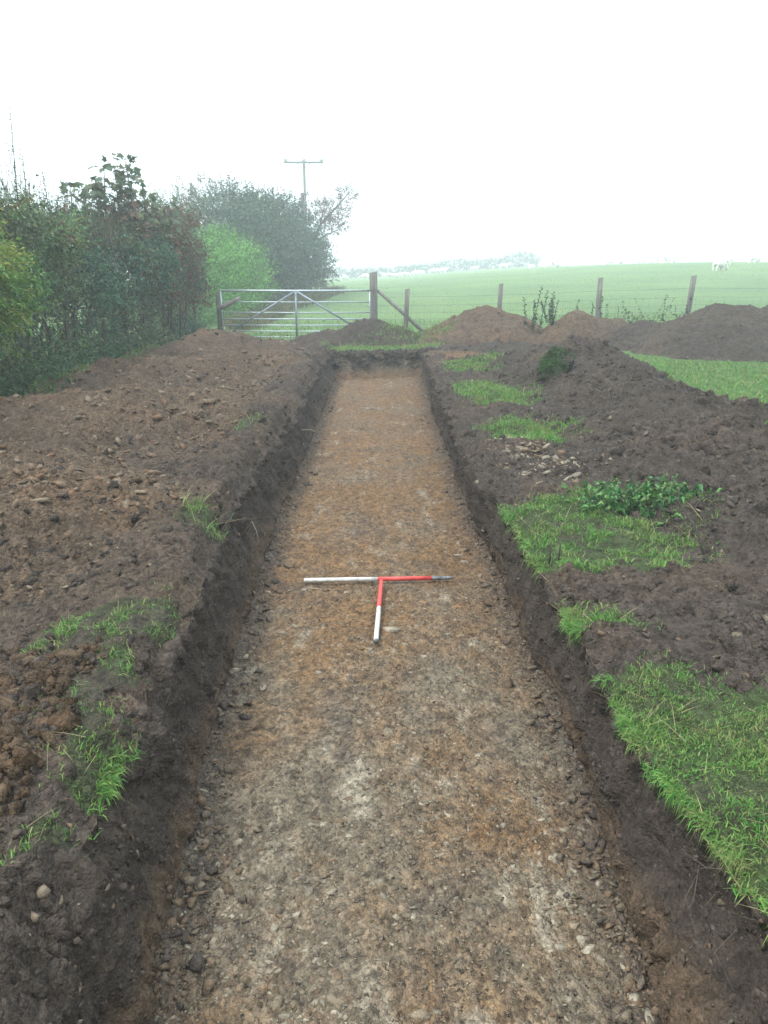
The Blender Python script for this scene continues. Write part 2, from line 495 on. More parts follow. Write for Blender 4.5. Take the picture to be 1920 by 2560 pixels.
WALLS = []
def trench():
    # floor
    nc = 190
    t = np.linspace(0, 1, nc)[None, :]
    Y = np.repeat(YS[:, None], nc, 1)
    a, b = floorL(YS)[:, None], floorR(YS)[:, None]
    X = a + (b - a) * t
    # last row follows the curved end
    k = ss((Y - (YEND - 1.5)) / 1.5)
    Y = Y + k * (yend(X) - YEND)
    Z = floor_z(X, Y)
    far = ss((Y - 2.2) / 3.5)
    o = np.clip(0.16 + 0.74 * far + 1.6 * fbm(X, Y * 0.7, 1.5, 6, 111, .7), 0, 1)
    c = mixc(GREY * .88, ORNG * .82, o)
    c = mixc(c, DARK * 1.2, np.clip(2.2 * fbm(X * 1.2, Y * 0.9, 2.6, 6, 112, .72) - 0.15, 0, 0.85))
    pl = np.clip(3.6 * fbm(X * 2.2, Y * 0.8, 1.9, 6, 113, .72) - 0.75 + 0.35 * (1 - far), 0, 0.75)
    c = mixc(c, PALE * 1.0, pl)
    d, i = worley(X / 0.03, Y / 0.036, 95)
    c = c * (0.72 + 0.55 * i[..., None])
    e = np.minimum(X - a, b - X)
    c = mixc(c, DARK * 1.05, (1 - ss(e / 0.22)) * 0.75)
    c = c * np.array([1.0, 1.0, 1.0])
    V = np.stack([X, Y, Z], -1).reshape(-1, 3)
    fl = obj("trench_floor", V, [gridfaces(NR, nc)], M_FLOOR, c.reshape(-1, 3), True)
    setp(fl, kind="structure")
    fl_edge = (X, Y, Z)
    # side walls
    for side in (-1, 1):
        nw = 56
        tt = (np.linspace(0, 1, nw) ** 1.0)[None, :]
        fx, fz, fy = (X[:, :1], Z[:, :1], Y[:, :1]) if side < 0 else (X[:, -1:], Z[:, -1:], Y[:, -1:])
        lx = (lipL(YS) if side < 0 else lipR(YS))[:, None]
        ly = YS[:, None] + ss((YS[:, None] - (YEND - 1.5)) / 1.5) * (yend(lx) - YEND)
        lz = bank(lx, ly)
        yy = ly + (fy - ly) * tt
        bow = (0.35 * tt + 0.65 * tt ** 2) if side < 0 else tt ** 1.25
        xx = lx + (fx - lx) * bow
        zz = lz + (fz - lz) * (tt if side > 0 else (0.25 * tt ** 2 + 0.75 * tt))
        win = ss(tt / 0.08) * ss((1 - tt) / 0.08)
        s_ = 200 + 20 * side
        disp = (0.075 * fbm(yy, zz, 2.6, 3, s_) + 0.035 * fbm(yy * 3.2, zz * 0.5, 4, 2, s_ + 1)
                + 0.030 * lumps(yy + .02 * fbm(yy, zz, 20, 2, 7), zz * 0.8, 0.11, s_ + 2) + 0.014 * lumps(yy, zz, 0.05, s_ + 3) + .010 * fbm(yy, zz, 24, 2, s_ + 7))
        if side > 0:
            disp = disp - 0.035 * ss((tt - 0.05) / 0.12) * (1 - ss((tt - 0.3) / 0.5)) * (yy < 5.5)
        xx = xx - side * disp * win
        zt = (lz - zz)
        w = np.clip((zt - 0.31 - 0.14 * fbm(yy, zz, 1.8, 3, s_ + 4)) / 0.07, 0, 1)
        c = mixc(DARK * 0.85, MIDB * 0.72, w * 0.8)
        d, i = worley(yy / 0.04, zz / 0.05, s_ + 5)
        c = c * (0.78 + 0.42 * i[..., None])
        V = np.stack([xx, yy, zz], -1).reshape(-1, 3)
        o_ = obj("trench_side_left" if side < 0 else "trench_side_right", V, [gridfaces(NR, nw, flip=(side > 0))], M_WALL, c.reshape(-1, 3), True)
        setp(o_, kind="structure")
        WALLS.append((o_, xx, yy, zz, c, side))
    # end wall
    nw = 30
    tt = np.linspace(0, 1, nw)[:, None]
    ex, ey, ez = X[-1][None, :], Y[-1][None, :], Z[-1][None, :]
    u = np.concatenate([[-.12, -.06], np.linspace(0, 1, nc), [1.06, 1.12]])[None, :]
    out_ = np.clip(np.maximum(-u, u - 1), 0, 1) * 1.2
    uc = np.clip(u, 0, 1); jx_ = np.linspace(0, 1, nc)
    ex, ey, ez = [np.interp(uc[0], jx_, q_[0])[None, :] for q_ in (ex, ey, ez)]
    ex = ex + (u - uc) * 1.8
    lx = lipL(np.array([YEND])) * (1 - u) + lipR(np.array([YEND])) * u
    ly = yend(np.clip(lx, -1.1, .85)) ; lz = bank(lx, ly) - out_ * .8 - .004 * (out_ > 0)
    xx = lx + (ex - lx) * tt; yy = ly + (ey - ly) * tt; zz = lz + (ez - lz) * tt
    yy = yy - .45 * tt ** 2 + 0.12 * fbm(xx, zz * 1.5, 4, 4, 260, .6) * ss(tt / .1); zz = zz - .03 * tt ** 6
    w = np.clip((tt - 0.55) / 0.4 + 0.3 * fbm(xx, zz, 3, 2, 261), 0, 1)
    c = mixc(DARK * 0.95, GREY * .75, np.clip(.5 + 1.4 * fbm(xx * 2.5, zz * .7, 2.2, 3, 262), 0, 1)); c = mixc(c, ORNG * 0.75, w * .7)
    o_ = obj("trench_end", np.stack([xx, yy, zz], -1).reshape(-1, 3), [gridfaces(nw, nc + 4, flip=True)], M_SOIL, c.reshape(-1, 3), True)
    setp(o_, kind="structure")

    # ground: bank strips, the ground past the trench end, and the field to the horizon
    VV, FF, CC, n = [], [], [], 0
    def put(X_, Y_, Z_, flip):
        nonlocal n
        V = np.stack([X_, Y_, Z_], -1).reshape(-1, 3)
        VV.append(V); FF.append(gridfaces(X_.shape[0], X_.shape[1], n, flip)); CC.append(ground_col(X_, Y_).reshape(-1, 3))
        n += len(V)
    nb = 130
    s1 = np.concatenate([np.linspace(0, 0.75, 62), 0.75 + np.linspace(0, 1, 25)[1:] ** 1.7 * 12.0])
    for side in (-1, 1):
        lx = (lipL(YS) if side < 0 else lipR(YS))[:, None]
        Xb = lx + side * s1[None, :]
        Yb = np.repeat(YS[:, None], len(s1), 1)
        Yb = Yb + ss((YS[:, None] - (YEND - 1.5)) / 1.5) * (yend(lx) - YEND) * np.exp(-s1[None, :] * 0.5)
        put(Xb, Yb, bank(Xb, Yb), side < 0)
        if side < 0: endL = (Xb[-1], Yb[-1])
        else: endR = (Xb[-1], Yb[-1])
    # past the end: from the last bank rows outwards
    rx = np.concatenate([endL[0][::-1], lx_mid(nc), endR[0]])
    ry = np.concatenate([endL[1][::-1], yend(lx_mid(nc)), endR[1]])
    rowsy = np.concatenate([np.linspace(0, 5, 56), 5 + np.linspace(0, 1, 28)[1:] ** 2 * 30])
    Xg = np.repeat(rx[None, :], len(rowsy), 0)
    Yg = ry[None, :] + rowsy[:, None] * (1 + 0 * rx[None, :])
    k = ss(rowsy / 5)[:, None]
    Yg = Yg * (1 - k) + (YEND + rowsy[:, None]) * k
    put(Xg, Yg, bank(Xg, Yg), False)
    # wide field beyond (slightly below where it overlaps)
    xs = np.concatenate([-600 + 0 * np.zeros(1), np.linspace(-260, -20, 40), np.linspace(-18, 60, 80), np.linspace(64, 260, 40), [600]])
    ysf = np.concatenate([np.linspace(YEND + 34.5, 180, 90), np.linspace(186, 420, 30), [900]])
    Xf, Yf = np.meshgrid(xs, ysf)
    put(Xf, Yf, bank(Xf, Yf) - 0.01, False)
    for sx in (-1, 1):
        xo = np.concatenate([np.linspace(12.0, 40, 30), [80, 160, 300, 600]]) * sx
        yo = np.concatenate([[-300, -100, -40, -12], np.linspace(-3.5, YEND + 35, 70)])
        Xo, Yo = np.meshgrid(xo, yo)
        put(Xo, Yo, bank(Xo, Yo) - 0.02, sx < 0)
    Xo, Yo = np.meshgrid(np.linspace(-13, 13, 40), np.concatenate([[-300, -100, -30], np.linspace(-10, -2.95, 20)]))
    put(Xo, Yo, bank(Xo, Yo) - 0.004, False)
    gobj = obj("ground", np.concatenate(VV), [np.concatenate(FF)], M_GROUND, np.concatenate(CC), True)
    setp(gobj, kind="structure")
    return fl, gobj

def lx_mid(nc):
    u = np.linspace(0, 1, nc)
    return (lipL(np.array([YEND])) * (1 - u) + lipR(np.array([YEND])) * u)[1:-1]

FLOOR, GROUND = trench()

# ------------------------------------------------------------------ spoil heaps
def cones(x, y, L, k=0.09, pw=1.15):
    h = np.full(np.shape(x), -0.3)
    for (cx, cy_, H, rx, ry) in L:
        jx = x + 0.32 * fbm(x, y, 0.9, 3, int(cx * 13 + cy_ * 7) & 255); jy = y + 0.32 * fbm(x + 9, y, 0.9, 3, int(cx * 5 + cy_ * 3) & 255)
        r = np.sqrt(((jx - cx) / rx) ** 2 + ((jy - cy_) / ry) ** 2 + 0.012)
        h = smax(h, H * (1.06 - r ** pw), k * H * 2)
    return h

HEAPS = {
 'left': dict(L=[(-3.2, 1.6, .40, 1.9, 1.6), (-3.1, 4.9, .50, 1.95, 1.6), (-3.0, 7.9, .43, 1.75, 1.5), (-3.15, 10.9, .46, 1.75, 1.7), (-3.05, 14.6, .56, 1.75, 1.9), (-2.75, 16.3, .36, 1.2, 1.1)], ext=(-4.9, -1.0, 0.4, 18.4), res=(0.018, 0.0054), warm=0.55, rough=1.4),
 'wind': dict(L=[(2.9, 4.6, .26, 1.35, 1.5), (2.8, 6.4, .32, 1.40, 1.6), (2.8, 8.3, .38, 1.35, 1.6), (2.85, 10.4, .46, 1.35, 1.5), (2.9, 11.9, .58, 1.45, 1.3), (2.5, 13.6, .28, 1.7, 1.4), (2.6, 3.4, .10, 1.6, 1.0)], ext=(0.9, 4.8, 2.6, 15.2), res=(0.018, 0.0054), warm=0.02, rough=1.5),
 'gate': dict(L=[(-0.30, 18.6, .48, 1.1, 0.8), (-1.2, 18.4, .30, 0.95, 0.7), (0.25, 18.5, .34, .75, .7)], pw=1.4, ext=(-2.4, 1.3, 17.2, 19.7), res=(0.035, 0.035), warm=0.05, rough=1.2),
 'red': dict(L=[(2.30, 18.7, .72, 1.55, 1.2), (1.6, 18.5, .42, 1.0, .9), (3.0, 18.7, .45, 0.85, .9)], pw=1.8, ext=(0.4, 4.2, 17.0, 20.0), res=(0.03, 0.03), warm=.72, rough=1.0),
 'red2': dict(L=[(4.35, 18.6, .56, 1.05, 0.95), (4.9, 18.6, .40, .9, .8)], pw=1.7, ext=(3.2, 6.0, 17.4, 19.7), res=(0.03, 0.03), warm=.62, rough=1.0),
 'dark': dict(L=[(7.1, 17.0, .72, 1.9, 1.7), (8.4, 17.2, .70, 1.9, 1.6), (6.5, 15.9, .50, 1.6, 1.5), (5.9, 17.9, .34, 1.1, .8), (8.6, 15.8, .4, 2.0, 1.4), (10.2, 17, .5, 2, 1.5)], pw=1.5, ext=(4.5, 12.4, 13.9, 19.0), res=(0.04, 0.03), warm=0.06, rough=1.2),
 'low': dict(L=[(2.3, 16.6, .16, 1.3, .6), (3.6, 16.3, .17, 1.1, .7), (4.6, 16.5, .15, .9, .5)], ext=(0.9, 5.6, 15.6, 17.5), res=(0.03, 0.03), warm=0.0, rough=1.1),
 'crumb': dict(L=[(1.35, 15.2, .13, .75, .55), (1.75, 15.0, .11, .5, .5)], ext=(0.7, 2.5, 14.3, 16.0), res=(0.025, 0.025), warm=1.2, rough=0.9),
}
def heap_h(key, x, y):
    s = HEAPS[key]
    h = cones(x, y, s['L'], pw=s.get('pw', 1.0))
    m = np.clip((h + 0.03) / 0.12, 0, 1)
    sd_ = hash(key[0]) * 0 + len(key) * 31
    wx = x + 0.05 * fbm(x, y, 9, 3, 306); wy = y + 0.05 * fbm(x, y, 9, 3, 308)
    r = (0.15 * fbm(x, y, 0.9, 3, 300 + sd_) + 0.075 * np.clip(lumps(wx, wy, 0.24, 301 + sd_) - 0.25, 0, 1) * np.clip(0.4 + 1.5 * fbm(x, y, .8, 2, 307 + sd_), 0, 1)
         + 0.042 * lumps(wx, wy, 0.11, 302 + sd_) * np.clip(0.6 + fbm(x, y, .9, 2, 303 + sd_), .1, 1) + 0.020 * lumps(wx, wy, 0.05, 304 + sd_) + 0.045 * fbm(x, y, 7, 5, 305 + sd_, .62))
    return h + m * s['rough'] * r * 0.9

def heap_col(key, x, y):
    s = HEAPS[key]
    t = np.clip(s['warm'] + 0.55 * fbm(x, y, .7, 4, 310 + len(key)), 0, 1.2)
    c = mixc(DARK * 0.92, MIDB * 1.0, np.clip(t, 0, 1))
    c = mixc(c, RUST, np.clip((t - 0.55) * 0.8 + 0.6 * fbm(x, y, 1.8, 3, 311), 0, 1) * min(1, s['warm']))
    d, i = worley(x / 0.06, y / 0.06, 312)
    return c * (0.8 + 0.4 * i[..., None])

def build_heap(key, name, label):
    s = HEAPS[key]
    x0, x1, y0, y1 = s['ext']
    xs = np.arange(x0, x1, s['res'][0])
    if key in ('left', 'wind'):
        ys = [y0]
        while ys[-1] < y1: ys.append(ys[-1] + max(0.010, s['res'][1] * ys[-1]))
        ys = np.array(ys)
    else:
        ys = np.arange(y0, y1, s['res'][1])
    X, Y = np.meshgrid(xs, ys)
    h = heap_h(key, X, Y)
    Z = field(X, Y) + h + 0.02
    keep = (h > -0.06) & ((X < np.where(X < 0, lipL_i(Y) - 0.05, 99)) | (Y > YEND + .3)) & (X > np.where(X > 0, np.where(Y < YEND, lipR_i(Y) + 0.05, -99), -99))
    F = gridfaces(len(ys), len(xs))
    kf = keep.ravel()
    F = F[kf[F].all(1)]
    used = np.unique(F); mp = np.full(X.size, -1); mp[used] = np.arange(len(used))
    V = np.stack([X, Y, Z], -1).reshape(-1, 3)[used]
    c = heap_col(key, X, Y).reshape(-1, 3)[used]
    cx, cy_ = s['L'][0][0], s['L'][0][1]
    o = obj(name, V, [mp[F]], M_SOIL, c, True, None, (cx, cy_, float(field(np.array([cx]), np.array([cy_]))[0])))
    return setp(o, label, "spoil heap")

HO = {
 'left': build_heap('left', "spoil_heap", "long brown stony spoil heap running between the trench and the hedge"),
 'wind': build_heap('wind', "spoil_heap", "long dark topsoil heap running along the right of the trench"),
 'gate': build_heap('gate', "spoil_heap", "dark soil heap just in front of the metal gate and its tall post"),
 'red': build_heap('red', "spoil_heap", "tall rounded reddish brown soil heap right of the leaning strut"),
 'red2': build_heap('red2', "spoil_heap", "smaller reddish soil heap in front of a fence post, behind the weeds"),
 'dark': build_heap('dark', "spoil_heap", "broad dark soil heap at the right edge behind the green grass"),
 'low': build_heap('low', "spoil_heap", "low dark bank of soil at the foot of the reddish heaps"),
 'crumb': build_heap('crumb', "spoil_heap", "very low reddish crumbly mound beside the far right trench corner"),
}

def surf(x, y):
    x = np.asarray(x, float); y = np.asarray(y, float)
    z = bank(x, y)
    for k, s in HEAPS.items():
        e = s['ext']
        m = (x > e[0]) & (x < e[1]) & (y > e[2]) & (y < e[3])
        if m.any():
            z[m] = np.maximum(z[m], field(x[m], y[m]) + heap_h(k, x[m], y[m]) + 0.02)
    return z
def surf1(x, y): return float(surf(np.array([x]), np.array([y]))[0])

# ------------------------------------------------------------------ stones and clods
def hull_stone(seed, flat=0.45, n=10):
    r = random.Random(seed)
    bm = bmesh.new()
    for i in range(n):
        v = Vector((r.gauss(0, 1), r.gauss(0, 1), r.gauss(0, 1))).normalized()
        bm.verts.new((v.x * r.uniform(.75, 1.1), v.y * r.uniform(.5, .8), v.z * flat))
    res = bmesh.ops.convex_hull(bm, input=bm.verts)
    bmesh.ops.delete(bm, geom=[g for g in res['geom_interior'] if isinstance(g, bmesh.types.BMVert)], context='VERTS')
    bmesh.ops.triangulate(bm, faces=bm.faces)
    bm.verts.ensure_lookup_table(); bm.verts.index_update()
    V = np.array([v.co[:] for v in bm.verts]); F = np.array([[v.index for v in f.verts] for f in bm.faces])
    bm.free()
    return V, F
def clod(seed):
    bm = bmesh.new()
    bmesh.ops.create_icosphere(bm, subdivisions=2, radius=1)
    V = np.array([v.co[:] for v in bm.verts]); F = np.array([[v.index for v in f.verts] for f in bm.faces]); bm.free()
    n = 0.75 * fbm(V[:, 0] + V[:, 2] * .7, V[:, 1] - V[:, 2] * .9, 1.1, 2, seed) + 0.45 * fbm(V[:, 0] - V[:, 2], V[:, 1] + V[:, 2], 2.6, 3, seed + 5, .65)
    return V * (1 + n[:, None]) * np.array([1, .85, .7]), F
def slab(seed, thick=.22):
    r = random.Random(seed); bm = bmesh.new()
    m = r.randint(4, 5); el = r.uniform(.5, .85)
    for zz_, k in ((-thick, r.uniform(.75, 1)), (thick, r.uniform(.7, 1))):
        for q in range(m):
            a = 2 * math.pi * (q + r.uniform(-.3, .3)) / m; rr = r.uniform(.7, 1.15) * k
            bm.verts.new((math.cos(a) * rr, math.sin(a) * rr * el, zz_ * r.uniform(.6, 1.2)))
    res = bmesh.ops.convex_hull(bm, input=bm.verts)
    bmesh.ops.delete(bm, geom=[g for g in res['geom_interior'] if isinstance(g, bmesh.types.BMVert)], context='VERTS')
    bmesh.ops.triangulate(bm, faces=bm.faces)
    bm.verts.ensure_lookup_table(); bm.verts.index_update()
    V = np.array([v.co[:] for v in bm.verts]); F = np.array([[v.index for v in f.verts] for f in bm.faces]); bm.free()
    return V, F
STV = [hull_stone(i, random.uniform(.25, .55), random.randint(6, 9)) for i in range(20)]
FLT = [slab(50 + i, random.uniform(.10, .30)) for i in range(24)]
CLA = [hull_stone(90 + i, random.uniform(.55, .85), random.randint(9, 13)) for i in range(16)]
CLV = [clod(700 + i) for i in range(10)]

def rotm(n, tilt, rng):
    az = rng.uniform(0, 2 * np.pi, n); tx = rng.normal(0, tilt, n); ty = rng.normal(0, tilt, n)
    ca, sa = np.cos(az), np.sin(az); cx, sx = np.cos(tx), np.sin(tx); cy_, sy = np.cos(ty), np.sin(ty)
    R = np.zeros((n, 3, 3))
    Rz = np.zeros((n, 3, 3)); Rz[:, 0, 0] = ca; Rz[:, 0, 1] = -sa; Rz[:, 1, 0] = sa; Rz[:, 1, 1] = ca; Rz[:, 2, 2] = 1
    Rx = np.zeros((n, 3, 3)); Rx[:, 0, 0] = 1; Rx[:, 1, 1] = cx; Rx[:, 1, 2] = -sx; Rx[:, 2, 1] = sx; Rx[:, 2, 2] = cx
    Ry = np.zeros((n, 3, 3)); Ry[:, 1, 1] = 1; Ry[:, 0, 0] = cy_; Ry[:, 0, 2] = sy; Ry[:, 2, 0] = -sy; Ry[:, 2, 2] = cy_
    return np.einsum('nij,njk,nkl->nil', Rx, Ry, Rz)

def scatter(P, S, C, variants, tilt, mat, name, parent, rng, nbig=0, smooth=False, bigname="stone"):
    """P points, S radii. The nbig largest become parts of their own, the rest one joined part."""
    order = np.argsort(-S)
    P, S, C = P[order], S[order], C[order]
    n = len(P); R = rotm(n, tilt, rng); vi = rng.integers(0, len(variants), n)
    ploc = np.array(parent.location) if parent is not None else np.zeros(3)
    cache = {}
    for i in range(nbig):
        k = (int(vi[i]), tuple(np.round(C[i] * 40).astype(int)))
        if k not in cache:
            V, F = variants[vi[i]]
            cache[k] = make_mesh(bigname, V, [F], mat, np.repeat(C[i][None], len(V), 0), smooth)
        o = bpy.data.objects.new(bigname, cache[k]); COL.objects.link(o)
        m = Matrix([[*R[i][r] * S[i], P[i][r] - ploc[r]] for r in range(3)] + [[0, 0, 0, 1]])
        o.parent = parent
        o.matrix_local = m
    VV, FF, CC, off = [], [], [], 0
    for k, (V, F) in enumerate(variants):
        ids = np.where(vi[nbig:] == k)[0] + nbig
        if not len(ids): continue
        W = np.einsum('nij,vj->nvi', R[ids], V) * S[ids, None, None] + P[ids, None, :]
        VV.append(W.reshape(-1, 3))
        FF.append((F[None] + (np.arange(len(ids)) * len(V))[:, None, None] + off).reshape(-1, 3))
        cv = np.repeat(C[ids], len(V), 0)
        CC.append(cv); off += len(ids) * len(V)
    o = obj(name, np.concatenate(VV) - ploc, [np.concatenate(FF)], mat, np.concatenate(CC), smooth, parent)
    setp(o, kind="stuff")
    return o

def stone_cols(n, rng, pal, jit=0.18):
    k = rng.integers(0, len(pal), n)
    return np.array(pal)[k] * rng.uniform(1 - jit, 1 + jit, (n, 1))

def logsize(n, a, b, rng, p=2.2):
    return a * (b / a) ** (rng.uniform(0, 1, n) ** p)

rng = np.random.default_rng(3)
# trench floor: shattered shale
n = 36000
y = 1.35 * (15.9 / 1.35) ** rng.uniform(0, 1, n)
x = floorL_i(y) + 0.03 + (floorR_i(y) - floorL_i(y) - 0.06) * rng.uniform(0, 1, n)
dens = np.clip(0.30 + 1.7 * fbm(x, y * 0.7, 1.6, 4, 401, .6) + 0.15 * (y < 3.0) , 0.03, 1)
k = rng.uniform(0, 1, n) < dens
x, y = x[k], y[k]; n = len(x)
s = logsize(n, 0.004, 0.034, rng, 2.9) * np.clip(0.75 + 0.35 * fbm(x, y, .8, 2, 402) + 0.05 * y, .6, 1.5)
fx = np.array([0.62, 0.60, 0.67, 0.55, 0.70, 0.50, 0.74, 0.77, 0.63, 0.15, 0.10, -0.14, 0.25, 0.03, 0.06, -0.58, -0.52, -0.62, 0.55, 0.60, 0.57, -0.75, -0.78, 0.36, 0.02])
fy = np.array([2.02, 2.08, 1.93, 1.86, 1.78, 1.95, 1.72, 2.15, 1.98, 2.3, 1.75, 1.80, 2.6, 4.28, 4.40, 4.25, 4.35, 3.6, 5.6, 5.7, 5.45, 3.9, 3.75, 3.3, 3.2])
fs = np.array([.045, .038, .050, .032, .055, .030, .05, .04, .035, .028, .045, .05, .03, .085, .05, .055, .04, .04, .075, .06, .05, .045, .04, .03, .035])
x = np.concatenate([x, fx, [0.47]]); y = np.concatenate([y, fy, [2.33]]); s = np.concatenate([s, fs, [0.062]])
P = np.stack([x, y, floor_z(x, y) - s * 0.12], -1)
C = stone_cols(len(x), rng, [GREY * .95, PALE * .82, PALE * 0.68, GREY * 0.8, MIDB * .95, MIDB * .78, GREY * .85], .25)
o_ = np.clip((y - 2.6) / 4, 0, .75)[:, None] * rng.uniform(0.3, 1, (len(x), 1))
C = C * (1 - o_) + (C * 0.35 + ORNG * 0.65) * o_
C[-26:] = stone_cols(26, rng, [PALE * .95, GREY * 1.1], .12)
scatter(P, s, C, FLT, 0.22, M_STONE, "gravel", FLOOR, rng, 110)

# crumbs, flakes and small stones sticking out of the cut sides
FLK = [hull_stone(300 + i, random.uniform(.15, .5), 5) for i in range(16)]
for (wo, wx_, wy_, wz_, wc_, sd0) in WALLS:
    n = 5200
    yy_ = 1.3 * (14 / 1.3) ** rng.uniform(0, 1, n)
    ri = np.clip(np.searchsorted(YS, yy_), 0, NR - 1); ci = rng.integers(2, wx_.shape[1] - 1, n)
    s = logsize(n, .004, .024, rng, 2.2)
    P = np.stack([wx_[ri, ci], wy_[ri, ci], wz_[ri, ci]], -1)
    C = wc_[ri, ci] * rng.uniform(.7, 1.5, (n, 1))
    st_ = rng.uniform(0, 1, n) < .12; C[st_] = stone_cols(st_.sum(), rng, [MIDB * .9, GREY * .7, PALE * .5], .2)
    scatter(P, s, C, FLK + CLA[:6], 1.2, M_STONE, "crumbs", wo, rng, 0)
# pale flakes pressed into the floor
n = 30000
y = 1.35 * (13 / 1.35) ** rng.uniform(0, 1, n)
x = floorL_i(y) + 0.03 + (floorR_i(y) - floorL_i(y) - 0.06) * rng.uniform(0, 1, n)
k = rng.uniform(0, 1, n) < np.clip(.55 + 1.3 * fbm(x, y * .6, 2.4, 3, 405), .08, 1); x, y = x[k], y[k]; n = len(x)
s = logsize(n, .004, .015, rng, 1.6)
C = stone_cols(n, rng, [PALE * .95, GREY * .95, MIDB * .9, PALE * .75, DARK * .9, MIDB * .7], .3)
scatter(np.stack([x, y, floor_z(x, y) + s * .02], -1), s, C, FLK[:8], .35, M_STONE, "flakes", FLOOR, rng, 0)

# rubble along the foot of the sides
n = 2600
y = 1.35 * (15.5 / 1.35) ** rng.uniform(0, 1, n); sd_ = rng.choice([-1, 1], n)
e = np.abs(rng.normal(0, 0.09, n))
x = np.where(sd_ < 0, floorL_i(y) + e, floorR_i(y) - e)
s = logsize(n, 0.008, 0.05, rng, 2.6)
P = np.stack([x, y, floor_z(x, y) + s * 0.15], -1)
C = stone_cols(n, rng, [DARK * 1.1, MIDB * 0.9, MIDB, GREY * 0.8], .2)
scatter(P, s, C, STV, 0.4, M_STONE, "rubble", FLOOR, rng, 0)

def heap_stones(key, n, a, b, p, pal, nbig, variants, tilt, nm, big="stone", mat=None, xr=None, yr=None, smooth=False, keepf=None, sink=-.1):
    sx = HEAPS[key]['ext']
    x0, x1 = xr or (sx[0], sx[1]); y0, y1 = yr or (sx[2], sx[3])
    y0 = max(y0, 1.3)
    y = y0 * (y1 / y0) ** rng.uniform(0, 1, n) if y1 / y0 > 2 else rng.uniform(y0, y1, n)
    x = rng.uniform(x0, x1, n)
    h = heap_h(key, x, y)
    k = (h > 0.0) & (rng.uniform(0, 1, n) < np.clip(0.5 + 1.1 * fbm(x, y, 1.1, 3, 420), 0.05, 1))
    k &= ~((x > lipL_i(y) - 0.1) & (x < lipR_i(y) + 0.1) & (y < YEND))
    if keepf is not None: k &= keepf(x, y)
    x, y = x[k], y[k]
    s = logsize(len(x), a, b, rng, p)
    P = np.stack([x, y, field(x, y) + heap_h(key, x, y) + 0.02 - s * sink], -1)
    C = stone_cols(len(x), rng, pal, .2)
    scatter(P, s, C, variants, tilt, mat or M_STONE, nm, HO[key], rng, nbig, smooth, big)

BR = [MIDB * 1.0, RUST * .5 + MIDB * .4, MIDB * 0.82, MIDB * .7 + PALE * .25, MIDB * .55 + GREY * .35]
heap_stones('left', 27000, 0.008, 0.072, 2.3, BR, 200, FLT + STV[:5], 0.5, "gravel", xr=(-4.6, -1.25))
heap_stones('left', 4500, 0.012, 0.06, 2.0, [MIDB * .8, DARK * 1.1, MIDB], 0, CLA, 1.0, "clods", mat=M_SOIL, xr=(-2.4, -1.2), yr=(1.4, 4.0), sink=.2)
DK = [DARK * 0.95, DARK * 1.15, DARK * 1.3, GREY * 0.8]
heap_stones('wind', 16000, 0.008, 0.05, 2.4, DK, 60, STV, 0.6, "gravel", "stone", xr=(1.4, 4.4))
heap_stones('wind', 9000, 0.015, 0.11, 2.0, [DARK * .95, DARK * 1.05, DARK * 1.15], 120, CLA + CLV[:1], 1.5, "clods", "clod", mat=M_SOIL, xr=(1.2, 4.0), sink=.25)
heap_stones('red', 900, 0.012, 0.07, 2.4, [RUST, MIDB, MIDB * 1.2], 12, STV, .5, "gravel")
heap_stones('red2', 500, 0.012, 0.08, 2.4, [RUST, MIDB, MIDB * 1.2], 8, STV, .5, "gravel")
heap_stones('dark', 1800, 0.012, 0.07, 2.4, DK, 12, STV, .6, "gravel")
heap_stones('gate', 600, 0.012, 0.06, 2.2, DK, 6, STV, .6, "gravel")
heap_stones('low', 600, 0.02, 0.13, 2.0, [DARK * .8, DARK], 14, CLV, 1.5, "clods", "clod", mat=M_SOIL, smooth=True, sink=.35)

def bank_scatter(n, xr, a, b, p, pal, nbig, variants, tilt, nm, big, mat, smooth, seed, yr=(1.35, 15.8)):
    y = yr[0] * (yr[1] / yr[0]) ** rng.uniform(0, 1, n)
    d = xr[0] + (xr[1] - xr[0]) * rng.uniform(0, 1, n) ** 1.2
    left = rng.uniform(0, 1, n) < 0.45
    x = np.where(left, lipL_i(y) - d, lipR_i(y) + d)
    k = (gmask(x, y) < .5) & (rng.uniform(0, 1, n) < np.clip(0.5 + 1.1 * fbm(x, y, 1.2, 3, seed), .05, 1))
    x, y = x[k], y[k]; s = logsize(len(x), a, b, rng, p)
    P = np.stack([x, y, surf(x, y) + s * (0.1 if nm == 'gravel' else -.3)], -1)
    scatter(P, s, stone_cols(len(x), rng, pal, .2), variants, tilt, mat, nm, GROUND, rng, nbig, smooth, big)
bank_scatter(13000, (0.0, 1.3), 0.008, 0.075, 2.1, [DARK, DARK * 1.15, DARK * .9], 120, CLA + CLV[:1], 1.5, "clods", "clod", M_SOIL, False, 431)
bank_scatter(5000, (0.02, 1.2), 0.006, 0.04, 2.6, [DARK * 1.2, MIDB * 1.1, GREY, DARK], 40, STV, .6, "gravel", "stone", M_STONE, False, 432)

# pale rubble spilled on the right bank
n = 260
x = 1.22 + rng.normal(0, .22, n); y = 6.45 + rng.normal(0, .38, n)
s = logsize(n, .012, .06, rng, 1.8)
scatter(np.stack([x, y, surf(x, y) + s * .1], -1), s, stone_cols(n, rng, [PALE * .75, MIDB * 1.1, PALE * .6], .15), FLT, .4, M_STONE, "rubble", GROUND, rng, 30)

